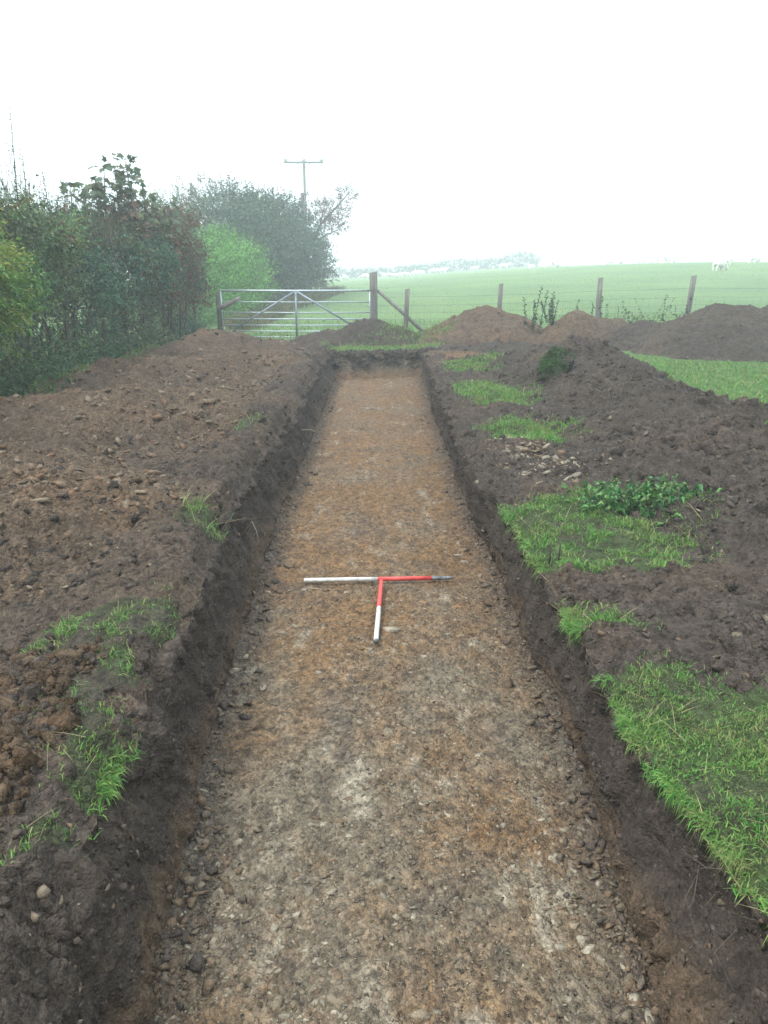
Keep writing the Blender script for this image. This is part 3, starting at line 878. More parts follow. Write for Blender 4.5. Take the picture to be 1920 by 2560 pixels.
# broken reddish clods on the near left bank
n = 5200
y = rng.uniform(1.4, 3.05, n); x = lipL_i(y) - .20 - rng.uniform(0, 1, n) * 1.2
k = (gmask(x, y) < .5) & (rng.uniform(0, 1, n) < np.clip(.75 + fbm(x, y, 2.0, 2, 436), .1, 1)); x, y = x[k], y[k]; n = len(x)
s = logsize(n, .010, .062, rng, 1.9)
scatter(np.stack([x, y, surf(x, y) + s * .05], -1), s, stone_cols(n, rng, [MIDB * .62, MIDB * .5 + RUST * .15, DARK * 1.1, MIDB * .75], .2), CLA + CLV[:3], 1.2, M_SOIL, "clods", GROUND, rng, 120, False, "clod")

n = 900
x = rng.uniform(-1.3, 1.2, n); y = yend(x) + rng.normal(.12, .16, n)
s = logsize(n, .02, .11, rng, 2.0)
zz0 = np.where(y > yend(x), surf(x, y), np.where((x > lipL_i(y)) & (x < lipR_i(y)), floor_z(x, y) + .40 * ss(1 - (yend(x) - y) / .35), surf(x, y)))
scatter(np.stack([x, y, zz0 - s * .2], -1), s, stone_cols(n, rng, [DARK * .9, DARK * 1.05, DARK * .75], .2), CLA, 1.4, M_SOIL, "clods", GROUND, rng, 40, False, "clod")

# ------------------------------------------------------------------ ranging rods on the trench floor
def rod(name, p0, p1, cuts, label, tip):
    p0, p1 = Vector(p0), Vector(p1)
    e = empty(name, p0, label, "ranging rod", "ranging rods laid in a T")
    d = p1 - p0
    r = 0.0145
    for nm, m, a, b in cuts:
        g = Geo(); g.tube([d * a, d * (a * .5 + b * .5), d * b], r, 16); o = g.build(nm, m, e, smooth=False)
        for p in o.data.polygons: p.use_smooth = len(p.vertices) == 4
    if tip:
        g = Geo(); L = d.length; u = d.normalized()
        g.tube([d, d + u * 0.055, d + u * 0.10], [r * 1.02, r * 0.8, 0.002], 14)
        o = g.build("steel_point", M_STEEL, e, smooth=True)
    else:
        g = Geo(); u = d.normalized()
        g.tube([d * 1.0, d + u * 0.012], [r * 1.04, r * 1.0], 16); g.build("end_cap", M_STEEL, e)
    return e
rod("ranging_rod", (-0.535, 5.0, -0.417), (0.385, 5.03, -0.413), [("white_band", M_WHITE, 0, 0.535), ("red_band", M_RED, 0.535, 0.93), ("worn_band", M_STEEL, 0.93, 1.0)],
    "red and white ranging rod lying across the trench with its dark steel point right", True)
rod("ranging_rod", (-0.018, 4.965, -0.410), (-0.045, 4.075, -0.414), [("red_band", M_RED, 0, 0.49), ("white_band", M_WHITE, 0.49, 1.0)],
    "red and white ranging rod lying lengthwise, its white end towards the viewer", False)

# ------------------------------------------------------------------ grass
def blades(P, H, W, C, lean=0.5, rng=rng, flat=0.0, droop=0.35):
    n = len(P)
    az = rng.uniform(0, 2 * np.pi, n); le = np.abs(rng.normal(0, lean, n)) + flat
    d = np.stack([np.cos(az) * np.sin(le), np.sin(az) * np.sin(le), np.cos(le)], -1)
    sa = rng.uniform(0, 2 * np.pi, n)
    sdv = np.stack([np.cos(sa), np.sin(sa), 0 * sa], -1) * W[:, None] * 0.5
    hor = np.stack([np.cos(az), np.sin(az), 0 * az], -1)
    m = P + d * H[:, None] * 0.55
    t = P + d * H[:, None] * 0.95 + hor * (H * droop)[:, None] * 0.6 - np.array([0, 0, 1]) * (H * droop * 0.4)[:, None]
    V = np.stack([P - sdv, P + sdv, m + sdv * .8, m - sdv * .8, t], 1).reshape(-1, 3)
    b = np.arange(n) * 5
    Q = np.stack([b, b + 1, b + 2, b + 3], 1); T = np.stack([b + 3, b + 2, b + 4], 1)
    CC = np.repeat(C, 5, 0)
    return V, Q, T, CC

def merge(parts):
    V, Q, T, C, n = [], [], [], [], 0
    for v, q, t, c in parts:
        V.append(v); C.append(c)
        if len(q): Q.append(q + n)
        if len(t): T.append(t + n)
        n += len(v)
    return np.concatenate(V), [np.concatenate(a) for a in (Q, T) if a], np.concatenate(C)

GPAL = np.array([(0.065, 0.185, 0.034), (0.085, 0.215, 0.038), (0.125, 0.235, 0.050), (0.050, 0.150, 0.032), (0.17, 0.23, 0.07)])
def grass_cols(n, x, y, rng):
    k = rng.integers(0, len(GPAL), n)
    c = GPAL[k] * rng.uniform(.75, 1.25, (n, 1))
    t = np.clip(0.30 + 1.5 * fbm(x, y, 3.5, 3, 501), 0, 1) * (rng.uniform(0, 1, n) < .6) * .75
    return mixc(c, np.array((0.19, 0.17, 0.075)), t)

def grass_patch(key, n, hmin, hmax, w, label, straw=0, cover=1.0, poly=None, hmul=None, extra=None, cat="grass"):
    poly = poly or PATCH[key]
    px = [p[0] for p in poly]; py = [p[1] for p in poly]
    y0 = max(min(py), 1.2); y1 = max(py); x0 = min(px); x1 = min(max(px), 3.0 if key == 'near_right' else 99)
    x = rng.uniform(x0 - .1, x1 + .1, n); y = rng.uniform(y0 - .1, y1 + .1, n)
    ej = (.035 + .006 * y) * np.abs(rng.normal(0, 1, n)) * rng.choice([-1, 1], n)
    jx = x + ej + 0.20 * fbm(x, y, 3.2, 4, 71, .6); jy = y + ej[::-1] + 0.28 * fbm(x, y, 3.2, 4, 72, .6)
    tuft = fbm(x, y, 5.5, 3, 502)
    k = inpoly(jx, jy, poly) & (rng.uniform(0, 1, n) < np.clip(cover + 1.5 * tuft, 0.02, 1))
    if y1 < YEND:
        k &= (x < lipL_i(y) + 0.02) | (x > lipR_i(y) - 0.03)
    x, y = x[k], y[k]; m = len(x)
    H = rng.uniform(hmin, hmax, m) * (0.75 + 0.9 * np.clip(tuft[k] + .2, 0, 1)); W = w * rng.uniform(.6, 1.3, m)
    P = np.stack([x, y, surf(x, y) - 0.004], -1)
    parts = [blades(P, H, W, grass_cols(m, x, y, rng), 0.95)]
    if straw:
        j = rng.integers(0, m, straw)
        Pq = P[j] + np.array([0, 0, 0.02])
        Cs = np.array((0.24, 0.20, 0.10)) * rng.uniform(.6, 1.3, (straw, 1))
        parts.append(blades(Pq, rng.uniform(hmax * 1.2, hmax * 4.5, straw), w * 0.6 * np.ones(straw), Cs, 0.3, flat=1.05, droop=0.12))
    if extra is not None: parts += extra
    V, F, C = merge(parts)
    o = obj("grass", V, F, M_GRASS, C, True)
    return setp(o, label, cat, kind="stuff")

# hanging fringe over the right lip
def fringe(n, y0, y1, side, hmin, hmax, w, cover=0.5, seed=600):
    y = rng.uniform(y0, y1, n)
    k = rng.uniform(0, 1, n) < np.clip(cover + 1.8 * fbm(y * 0, y, 5, 3, seed), 0, 1)
    y = y[k]; m = len(y)
    x = (lipR_i(y) if side > 0 else lipL_i(y)) + side * rng.uniform(-0.005, 0.035, m)
    P = np.stack([x, y, bank(x, y) + 0.004], -1)
    H = rng.uniform(hmin, hmax, m); W = w * rng.uniform(.6, 1.2, m)
    d = np.stack([-side * rng.uniform(-.3, 1, m), rng.normal(0, .8, m), rng.uniform(-.6, .8, m)], -1); d /= np.linalg.norm(d, axis=1)[:, None]
    sv = np.stack([0 * x, np.ones(m), rng.normal(0, .4, m)], -1) * W[:, None] * .5
    mid = P + d * H[:, None] * .5; t = mid + d * H[:, None] * .25 - np.array([0, 0, 1]) * (H * rng.uniform(.2, .6, m))[:, None]
    V = np.stack([P - sv, P + sv, mid + sv * .8, mid - sv * .8, t], 1).reshape(-1, 3); b = np.arange(m) * 5
    return V, np.stack([b, b + 1, b + 2, b + 3], 1), np.stack([b + 3, b + 2, b + 4], 1), np.repeat(grass_cols(m, x, y, rng), 5, 0)

grass_patch('near_right', 115000, 0.012, 0.036, 0.0042, "green turf with long straw stalks at the near right trench edge", 420, 0.72, extra=[fringe(7000, 1.2, 2.85, 1, .02, .075, .0035, .35)])
grass_patch('edge_right', 6500, 0.018, 0.055, 0.005, "small tuft of grass hanging over the right trench edge above the big turf", 14, 0.5, extra=[fringe(1200, 3.2, 3.5, 1, .03, .10, .004, .8)])
grass_patch('nettle_right', 42000, 0.018, 0.055, 0.0055, "ragged grass patch around the nettles on the right of the trench", 110, 0.30, extra=[fringe(1500, 4.0, 5.2, 1, .03, .10, .005)])
grass_patch('strip_a', 12000, 0.03, 0.07, 0.008, "green grass patch on the right bank, nearest of the three beyond the nettles", 20, 0.75)
grass_patch('strip_b', 13000, 0.03, 0.075, 0.010, "pale green grass patch on the right bank, middle one of three", 40, 0.75)
grass_patch('strip_c', 9000, 0.03, 0.08, 0.012, "small green grass patch on the right bank by the far trench end", 20, 0.75)
grass_patch('end_strip', 14000, 0.04, 0.09, 0.014, "strip of green grass between the trench end and the dark heap", 30, 0.7)
grass_patch('left_a', 14000, 0.014, 0.045, 0.0042, "largest grass scrap on the left bank with long dry stalks", 16, 0.18)
grass_patch('left_b', 5000, 0.014, 0.04, 0.004, "grass scrap between clods just nearer than the largest left scrap", 4, 0.2)
grass_patch('left_c', 9000, 0.014, 0.045, 0.004, "bright tuft of grass at the left trench lip beside the clods", 10, 0.6, extra=[fringe(700, 2.08, 2.3, -1, .02, .07, .004, .8)])
grass_patch('left_d', 3500, 0.014, 0.04, 0.0035, "grass scrap nearest the viewer on the left trench lip", 4, 0.4)
grass_patch('left_e', 2500, 0.03, 0.08, 0.005, "isolated pulled grass tuft on the left bank left of the rods", 22, 0.5)
grass_patch('left_f', 900, 0.03, 0.07, 0.007, "faint grass tuft at the foot of the long brown heap", 10, 0.5)
grass_patch('rf', 42000, 0.03, 0.07, 0.016, "strip of bright green grass between the long dark heap and the broad dark heap", 120, 0.85, poly=[(3.7, 5.0), (3.8, 14.9), (4.9, 14.8), (5.6, 14.3), (9, 14.2), (9, 5.0)])
grass_patch('hedgefoot', 9000, 0.05, 0.14, 0.014, "grass growing along the foot of the hedge behind the brown heap", 40, 0.7, poly=[(-4.9, 7), (-4.0, 7), (-4.05, 16), (-4.2, 19.5), (-4.9, 19.5)])
grass_patch('ff', 18000, 0.04, 0.10, 0.025, "green meadow grass just beyond the gate and the wire fence", 60, 0.75, poly=[(-4.5, 19.0), (12, 18.9), (13, 27), (-4.5, 27)])

def tufts():
    r = np.random.default_rng(123)
    n = 12000
    y = 26 * (95 / 26) ** r.uniform(0, 1, n); x = r.uniform(-.12, .56, n) * y
    k = (r.uniform(0, 1, n) < np.clip(.25 + 1.4 * fbm(x, y * .5, .35, 3, 510), .03, 1)) & (x > -4 + (y - 34) * .05)
    x, y = x[k], y[k]; n = len(x)
    C = FIELDG * r.uniform(.95, 1.5, (n, 1)) * np.array([1.1, 1.0, .9])
    v, q, t, c = blades(np.stack([x, y, bank(x, y)], -1), r.uniform(.02, .05, n), .0014 * y, C, .9, r)
    setp(obj("grass", v, [q, t], M_GRASS, c, True), "tufts of pale meadow grass across the open sheep field", "grass", kind="stuff")
tufts()

# ------------------------------------------------------------------ gate, posts, fence
GY = 20.3
def build_gate():
    g0 = empty("field_gate", (-4.0, GY, 0.0), "galvanised seven bar field gate with inverted V brace between the posts", "gate")
    zs = [1.15, .88, .63, .475, .325, .18, .04]
    ln = 3.66
    for i, z in enumerate(zs):
        g = Geo(); g.tube([(0.0, 0, z), (ln * .5, 0, z - .006), (ln, 0, z)], 0.024 if i == 0 else 0.0165, 10)
        g.build("rail", M_GALV, g0, smooth=True)
    for x in (0.0, ln):
        g = Geo(); g.tube([(x, 0, 0.02), (x, 0, 1.17)], 0.022, 10); g.build("end_stile", M_GALV, g0, smooth=True)
    def flat(name, a, b, w=.045):
        a, b = Vector(a), Vector(b); d = (b - a).normalized(); u = Vector((-d.z, 0, d.x)) * w / 2; t = Vector((0, .008, 0))
        V = [a - u - t, a + u - t, b + u - t, b - u - t, a - u + t, a + u + t, b + u + t, b - u + t]
        F = [(0, 1, 2, 3), (7, 6, 5, 4), (0, 4, 5, 1), (1, 5, 6, 2), (2, 6, 7, 3), (3, 7, 4, 0)]
        g = Geo(); g.add([tuple(v) for v in V], F); g.build(name, M_GALVD, g0)
    flat("upright", (1.84, -.034, .03), (1.84, -.034, 1.13), .05)
    flat("brace", (1.80, -.052, 1.12), (.30, -.052, .22))
    flat("brace", (1.88, -.070, 1.12), (3.30, -.070, .28))
    g = Geo(); g.tube([(ln - .1, -.03, .78), (ln + .12, -.03, .78)], .01, 8); g.build("latch", M_GALVD, g0, smooth=True)
build_gate()

pg = empty("gate_post", (-0.245, GY, field(np.array([-.2]), np.array([GY]))[0]), "tall square weathered gate post with a diagonal strut on its right", "gate post")
z0 = pg.location.z
g = Geo(); g.prism((0, 0, -.3), .175, .17, 1.58 - z0 + .3, .014, (-.015, 0), .03, .12); g.build("post", M_POST, pg)
g = Geo()
a, b = Vector((0.09, -.02, 1.12)), Vector((1.47, -.25, -.08))
g.tube([a, a.lerp(b, .5) + Vector((0, 0, .012)), b], [.042, .045, .048], 7); g.build("strut", M_POST, pg)
g = Geo(); g.tube([(-.1, -.1, 1.14), (.1, -.1, 1.14), (.1, .1, 1.14), (-.1, .1, 1.14), (-.1, -.1, 1.14)], .006, 6); g.build("wire_binding", M_WIRE, pg)
pl = empty("gate_post", (-4.06, GY, 0), "short mossy hinge post at the hedge end of the gate", "gate post")
g = Geo(); g.tube([(0, 0, -.2), (0.01, 0, .5), (-.01, 0, 1.12)], [.07, .068, .062], 10); g.build("post", mat_plain("mossy_post", (0.075, 0.085, 0.055), .95, 0, 14, .4, (1, 1, .3), .01), pl)

FP = [(0.57, 20.15, 1.19, -.05), (2.86, 20.3, 1.31, -.04), (5.20, 20.0, 1.45, -.02), (7.38, 19.85, 1.5, -.10), (9.7, 19.7, 1.55, 0.02), (12.1, 19.6, 1.58, 0)]
f0 = empty("wire_fence", (5.2, 20.0, 0.2), "stock wire fence on square wooden posts running right from the gate post", "fence")
fo = np.array(f0.location)
for (x, y, zt, ln_) in FP:
    zg = float(field(np.array([x]), np.array([y]))[0])
    g = Geo(); g.prism((x - fo[0] - ln_ * -0.0 + ln_, y - fo[1], zg - .3 - fo[2]), .105, .10, zt - zg + .3, .012, (-ln_, 0), .02, random.uniform(-.3, .3)); g.build("post", M_POST, f0)
ends = [(-0.2, GY, 1.5)] + [(p[0], p[1], p[2]) for p in FP]
def fz(x, y): return float(field(np.array([x]), np.array([y]))[0])
for hh in (0.08, .2, .32, .45, .6, .78, .98):
    g = Geo()
    for (a, b) in zip(ends[:-1], ends[1:]):
        p = Vector((a[0], a[1] - .055, fz(a[0], a[1]) + hh)); q = Vector((b[0], b[1] - .055, fz(b[0], b[1]) + hh)); m = p.lerp(q, .5) - Vector((0, 0, .012))
        g.tube([p, m, q], .0030, 4, False)
    V = np.concatenate(g.V) - fo
    obj("line_wire", V, [np.concatenate(g.F4)], M_WIRE, parent=f0)
g = Geo()
for (a, b) in zip(ends[:-1], ends[1:]):
    nst = int((b[0] - a[0]) / .155)
    for i in range(nst):
        t = (i + .5) / nst; x = a[0] + (b[0] - a[0]) * t; y = a[1] + (b[1] - a[1]) * t - .058; z = fz(x, y)
        g.tube([(x, y, z + .07), (x, y, z + .78)], .0023, 3, False)
o = obj("stay_wires", np.concatenate(g.V) - fo, [np.concatenate(g.F4)], M_WIRE, parent=f0)

br = Geo(); br.tube([(-4.05, 20.1, .72), (-3.85, 20.12, .80), (-3.6, 20.15, .93), (-3.52, 20.2, .99)], [.06, .055, .05, .035], 9)
o = br.build("broken_branch", mat_plain("bare_wood", (0.16, 0.14, 0.11), .9, 0, 20, .35, (1, 1, .2), .01), origin=(-3.8, 20.12, .6), smooth=True)
setp(o, "short pale broken branch propped in the gate beside the hinge post", "branch")

# ------------------------------------------------------------------ leaves
def unit(v): return v / np.maximum(np.linalg.norm(v, axis=-1, keepdims=True), 1e-9)

def leaf_geo(P, D, L, W, C, rng, droop=.25):
    n = len(P)
    D = unit(D)
    N = unit(np.cross(D, rng.normal(0, 1, (n, 3))) + np.array([0, 0, .6]))
    S = unit(np.cross(D, N)); N = np.cross(S, D)
    m = P + D * (L * .45)[:, None]
    t = P + D * L[:, None] - np.array([0, 0, 1]) * (L * droop)[:, None]
    lft = m + S * (W * .5)[:, None] + N * (W * .18)[:, None]; rgt = m - S * (W * .5)[:, None] + N * (W * .18)[:, None]
    V = np.stack([P, lft, t, rgt], 1).reshape(-1, 3); b = np.arange(n) * 4
    return V, np.zeros((0, 4), int), np.concatenate([np.stack([b, b + 1, b + 2], 1), np.stack([b, b + 2, b + 3], 1)]), np.repeat(C, 4, 0)

def sprays(S, D, LG, k, leaf, C, rng, spread=1.0, aspect=.6, jit=.2, curve=.15, droop=.25):
    """shoots from S along D, each with k leaves; returns leaf geometry and twig polylines"""
    n = len(S)
    D = unit(D)
    t = (np.arange(k)[None, :] + rng.uniform(.2, 1.0, (n, k))) / k
    bend = rng.normal(0, curve, (n, 3))
    P = S[:, None, :] + D[:, None, :] * (t * LG[:, None])[..., None] + bend[:, None, :] * ((t ** 2) * LG[:, None])[..., None]
    LD = unit(D[:, None, :] * .5 + rng.normal(0, .75 * spread, (n, k, 3)) + np.array([0, 0, .05]))
    L = leaf * rng.uniform(.6, 1.35, (n, k)) * (1 - .35 * t)
    CC = C[:, None, :] * rng.uniform(1 - jit * 1.6, 1 + jit * 1.6, (n, k, 1))
    g = leaf_geo(P.reshape(-1, 3), LD.reshape(-1, 3), L.ravel(), L.ravel() * aspect, CC.reshape(-1, 3), rng, droop)
    E = S + D * LG[:, None] + bend * LG[:, None]
    M = S + D * (LG * .5)[:, None] + bend * (LG * .25)[:, None]
    return g, (S, M, E)

def twig_geo(S, M, E, r, col, rng):
    n = len(S)
    ang = np.arange(3) * 2 * np.pi / 3
    d = unit(E - S); u = unit(np.cross(d, np.array([.31, .77, .2]))); w = np.cross(d, u)
    ring = np.stack([u * math.cos(a) + w * math.sin(a) for a in ang], 1)
    r = np.asarray(r) * np.ones(n)
    V = np.concatenate([S[:, None] + ring * r[:, None, None], M[:, None] + ring * (r * .75)[:, None, None], E[:, None] + ring * (r * .3)[:, None, None]], 1)
    b = (np.arange(n) * 9)[:, None]
    Q = []
    for lv in (0, 3):
        for k in range(3):
            k2 = (k + 1) % 3
            Q.append(np.concatenate([b + lv + k, b + lv + k2, b + lv + 3 + k2, b + lv + 3 + k], 1))
    V = V.reshape(-1, 3)
    return V, np.concatenate(Q), np.zeros((0, 3), int), np.repeat(np.array([col]), len(V), 0)

def shrub(root_name, loc, label, cat, leafparts, twigparts, stems, group=None, mat=None, names=("crown", "twigs", "trunk")):
    e = empty(root_name, loc, label, cat, group)
    L = np.array(loc)
    V, F, C = merge(leafparts); setp(obj(names[0], V - L, F, mat or M_LEAF, C, False, e), kind="stuff")
    if twigparts:
        V, F, C = merge(twigparts); setp(obj(names[1], V - L, F, M_BARK, C, False, e), kind="stuff")
    for pts, rad in stems:
        g = Geo(); g.tube([tuple(np.array(p) - L) for p in pts], rad, 7); g.build(names[2], M_BARK, e, smooth=True)
    return e

BK = (0.05, 0.04, 0.03)
HG = np.array([(0.060, 0.125, 0.062), (0.080, 0.155, 0.072), (0.105, 0.175, 0.072), (0.050, 0.105, 0.060)])
RUS = np.array([(0.13, 0.065, 0.040), (0.10, 0.058, 0.040), (0.15, 0.085, 0.045), (0.075, 0.065, 0.040)])
YEL = np.array([(0.15, 0.15, 0.03), (0.10, 0.13, 0.028)])

_hr = np.random.default_rng(77)
HB = []      # bushes that make up the hedge: centre, radii, leaf palette index
for yy_ in np.arange(5.6, 21.2, .52):
    for lv in range(3):
        if lv == 2 and _hr.uniform() < .35: continue
        HB.append((-5.25 + _hr.normal(0, .16) - .15 * (lv == 0), yy_ + _hr.normal(0, .3), (.30, 1.35, 1.95)[lv] + _hr.normal(0, .18),
                   _hr.uniform(.55, .98) - .22 * (lv == 0), _hr.uniform(.45, .95), _hr.uniform(.38, .75), int(_hr.integers(0, 6))))
def hedge_face_x(y, z, want_id=False):
    best = np.full(np.shape(y), -5.15); bid = np.zeros(np.shape(y), int)
    for i_, (cx, cy_, cz, rx, ry, rz_, k_) in enumerate(HB):
        q = 1 - ((y - cy_) / ry) ** 2 - ((z - cz) / rz_) ** 2
        x = np.where(q > 0, cx + rx * np.sqrt(np.clip(q, 0, 1)), -9)
        m = x > best
        best = np.where(m, x, best); bid = np.where(m, k_, bid)
    best = best + .10 * fbm(y, z, 2.4, 2, 702)
    return (best, bid) if want_id else best
def hedge_top(y):
    return 2.25 + .42 * fbm(y * 0, y, .7, 3, 703) + np.interp(y, [8, 12, 15, 17, 19, 21], [.12, .08, .0, .45, .50, .05])

def main_hedge():
    r = np.random.default_rng(21)
    parts, tw = [], []
    # front face
    n = 12000
    y = 5.5 + (21.2 - 5.5) * r.uniform(0, 1, n); z = r.uniform(0.02, 1, n) * hedge_top(y)
    kk = r.uniform(0, 1, n) < np.clip(np.interp(z, [0, .3, .55, .95, 1.3], [1, .8, .22, .25, 1]) + .9 * fbm(y, z, 1.5, 3, 711), 0.06, 1)
    y, z = y[kk], z[kk]; n = len(y)
    x, bid = hedge_face_x(y, z, True); x = x - np.abs(r.normal(0, .13, n)) - .06
    D = np.stack([r.uniform(.2, 1, n), r.normal(-.1, .5, n), r.normal(.25, .5, n)], -1)
    russ = np.clip(-.08 + .62 * ss((y - 13.5) / 5) * ss((z - .9) / .8) + .9 * fbm(y, z, .8, 3, 712), 0, 1)
    ylw = (fbm(y, z, 1.6, 2, 713) > .33)
    C = HG[r.integers(0, 4, n)] * np.array([(.7, .72, .8), (1, 1, 1), (1.35, 1.3, 1.0), (1.5, 1.12, 1.1), (.75, .95, 1.1), (1.2, 1.45, .9)])[bid]
    isr = r.uniform(0, 1, n) < russ; C[isr] = RUS[r.integers(0, 4, isr.sum())]
    isy = ylw & (r.uniform(0, 1, n) < .5); C[isy] = YEL[r.integers(0, 2, isy.sum())]
    g, t = sprays(np.stack([x, y, z], -1), D, r.uniform(.15, .42, n), 8, .074, C, r)
    parts.append(g)
    kt = r.uniform(0, 1, n) < .3
    tw.append(twig_geo(t[0][kt], t[1][kt], t[2][kt], .004, BK, r))
    # top and back
    n = 2400
    y = r.uniform(5.5, 21, n); x = r.uniform(-6.2, -4.55, n); z = hedge_top(y) - np.abs(r.normal(0, .25, n)) - .25 * np.abs(x + 5.2)
    C = HG[r.integers(0, 4, n)].copy()
    isr = r.uniform(0, 1, n) < np.clip(.05 + .55 * ss((y - 14) / 4), 0, .6); C[isr] = RUS[r.integers(0, 4, isr.sum())]
    g, t = sprays(np.stack([x, y, z], -1), np.stack([r.normal(.1, .4, n), r.normal(0, .4, n), r.uniform(.3, 1.2, n)], -1), r.uniform(.15, .5, n), 8, .05, C, r)
    parts.append(g); tw.append(twig_geo(*t, .004, BK, r))
    n = 1200
    y = r.uniform(5.5, 21, n); z = r.uniform(.1, 1, n) * hedge_top(y); x = -6.2 + r.normal(0, .15, n)
    g, t = sprays(np.stack([x, y, z], -1), np.stack([-r.uniform(.2, 1, n), r.normal(0, .5, n), r.normal(.2, .5, n)], -1), r.uniform(.2, .5, n), 8, .06, HG[r.integers(0, 4, n)], r)
    parts.append(g)
    # upright shoots above the top, thin and sparse-leaved
    n = 1500
    y = r.uniform(8, 20.5, n); x = r.uniform(-5.9, -4.6, n); z = hedge_top(y) - .25
    lg = (r.uniform(.25, .75, n) + .35 * (r.uniform(0, 1, n) < .12)) * np.interp(y, [8, 12, 14, 20], [1.2, 1.1, .85, .8])
    C = HG[r.integers(0, 4, n)].copy(); isr = r.uniform(0, 1, n) < .25; C[isr] = RUS[r.integers(0, 4, isr.sum())]
    g, t = sprays(np.stack([x, y, z], -1), np.stack([r.normal(-.05, .12, n), r.normal(-.05, .15, n), np.ones(n)], -1), lg, 15, .040, C, r, curve=.10)
    parts.append(g); tw.append(twig_geo(*t, .0045, BK, r))
    # tall whips at the left
    S = np.array([(-4.55, 10.6, 1.7), (-4.6, 10.8, 2.0), (-4.75, 11.4, 2.2), (-4.85, 12.4, 2.2), (-4.8, 13.6, 2.2), (-4.9, 14.0, 2.2), (-4.6, 10.3, 2.0)])
    lg = np.array([1.75, .85, .85, .75, .62, .6, .7])
    g, t = sprays(S, np.array([(.02, -.02, 1), (-.05, 0, 1), (-.03, 0, 1), (-.08, 0, 1), (.05, 0, 1), (0, 0, 1), (-.2, 0, 1)]), lg, 60, .045, HG[[1, 1, 3, 3, 1, 0, 1]], r, curve=.02, aspect=.5)
    parts.append(g); tw.append(twig_geo(*t, .009, BK, r))
    # inner twiggy mass: dense dead branches, leaves darkened in colour for inner shade
    n = 3600
    y = r.uniform(5.5, 21, n); z = r.uniform(.05, .95, n) * hedge_top(y); x = r.uniform(-6.0, -4.85, n)
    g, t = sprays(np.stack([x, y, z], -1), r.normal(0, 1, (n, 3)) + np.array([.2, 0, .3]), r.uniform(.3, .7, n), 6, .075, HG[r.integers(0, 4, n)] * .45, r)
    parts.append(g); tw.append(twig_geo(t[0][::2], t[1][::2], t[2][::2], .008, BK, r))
    stems = []
    for i in range(34):
        yy = 6 + 15 * (i + r.uniform(0, 1)) / 34; xx = r.uniform(-5.4, -4.8)
        p1 = (xx, yy, -.1); p2 = (xx + r.normal(0, .1), yy + r.normal(0, .1), .7); p3 = (xx + r.normal(0, .2), yy + r.normal(0, .25), 1.7)
        stems.append(([p1, p2, p3], [.035, .028, .012]))
    for (p, rr) in [([(-4.45, 18.3, .02), (-4.40, 18.2, .25), (-4.42, 18.15, .5), (-4.5, 18.3, .8)], .012), ([(-4.3, 18.0, .0), (-4.42, 18.2, .16), (-4.38, 18.25, .42)], .010), ([(-4.35, 14.5, 1.1), (-4.2, 15.2, .98), (-4.2, 15.9, .78)], .008)]:
        stems.append((p, [rr] * len(p)))
    return shrub("hedge", (-5.2, 13, 0), "tall overgrown dark green hedge along the left with thin shoots on top", "hedge", parts, tw, stems)
main_hedge()

def blob_pts(n, c, rad, r, shell=.45):
    d = unit(r.normal(0, 1, (n, 3))); q = (1 - shell * r.uniform(0, 1, n) ** 1.5)[:, None]
    nz = 1 + .36 * fbm(d[:, 0] * 1.5 + d[:, 2], d[:, 1] * 1.5 - d[:, 2], 1.6, 3, int(abs(c[0] * 10 + c[1])) + 5)[:, None]
    return np.array(c) + d * q * nz * np.array(rad), d

# yellowish shrub at the left edge
def yellow_shrub():
    r = np.random.default_rng(31)
    n = 750
    P, d = blob_pts(n, (-4.55, 8.75, 1.45), (.62, .9, .62), r, .7)
    C = np.array([(0.12, 0.24, 0.04), (0.16, 0.27, 0.045), (0.22, 0.26, 0.05), (0.08, 0.19, 0.04)])[r.integers(0, 4, n)]
    g, t = sprays(P, d * .8 + np.array([.5, -.1, -.15]), r.uniform(.16, .30, n), 13, .085, C, r, spread=.8, aspect=.32, droop=.35)
    tw = [twig_geo(*t, .003, BK, r)]
    stems = [([(-4.8, 8.9, -.1), (-4.7, 8.8, .8), (-4.5, 8.7, 1.6)], [.03, .022, .01]), ([(-4.85, 8.7, -.1), (-4.8, 8.5, .7), (-4.5, 8.3, 1.4)], [.025, .018, .008])]
    shrub("ash_shrub", (-4.75, 8.75, 0), "yellow green shrub with narrow leaflets at the left edge before the hedge", "shrub", [g], tw, stems)
yellow_shrub()

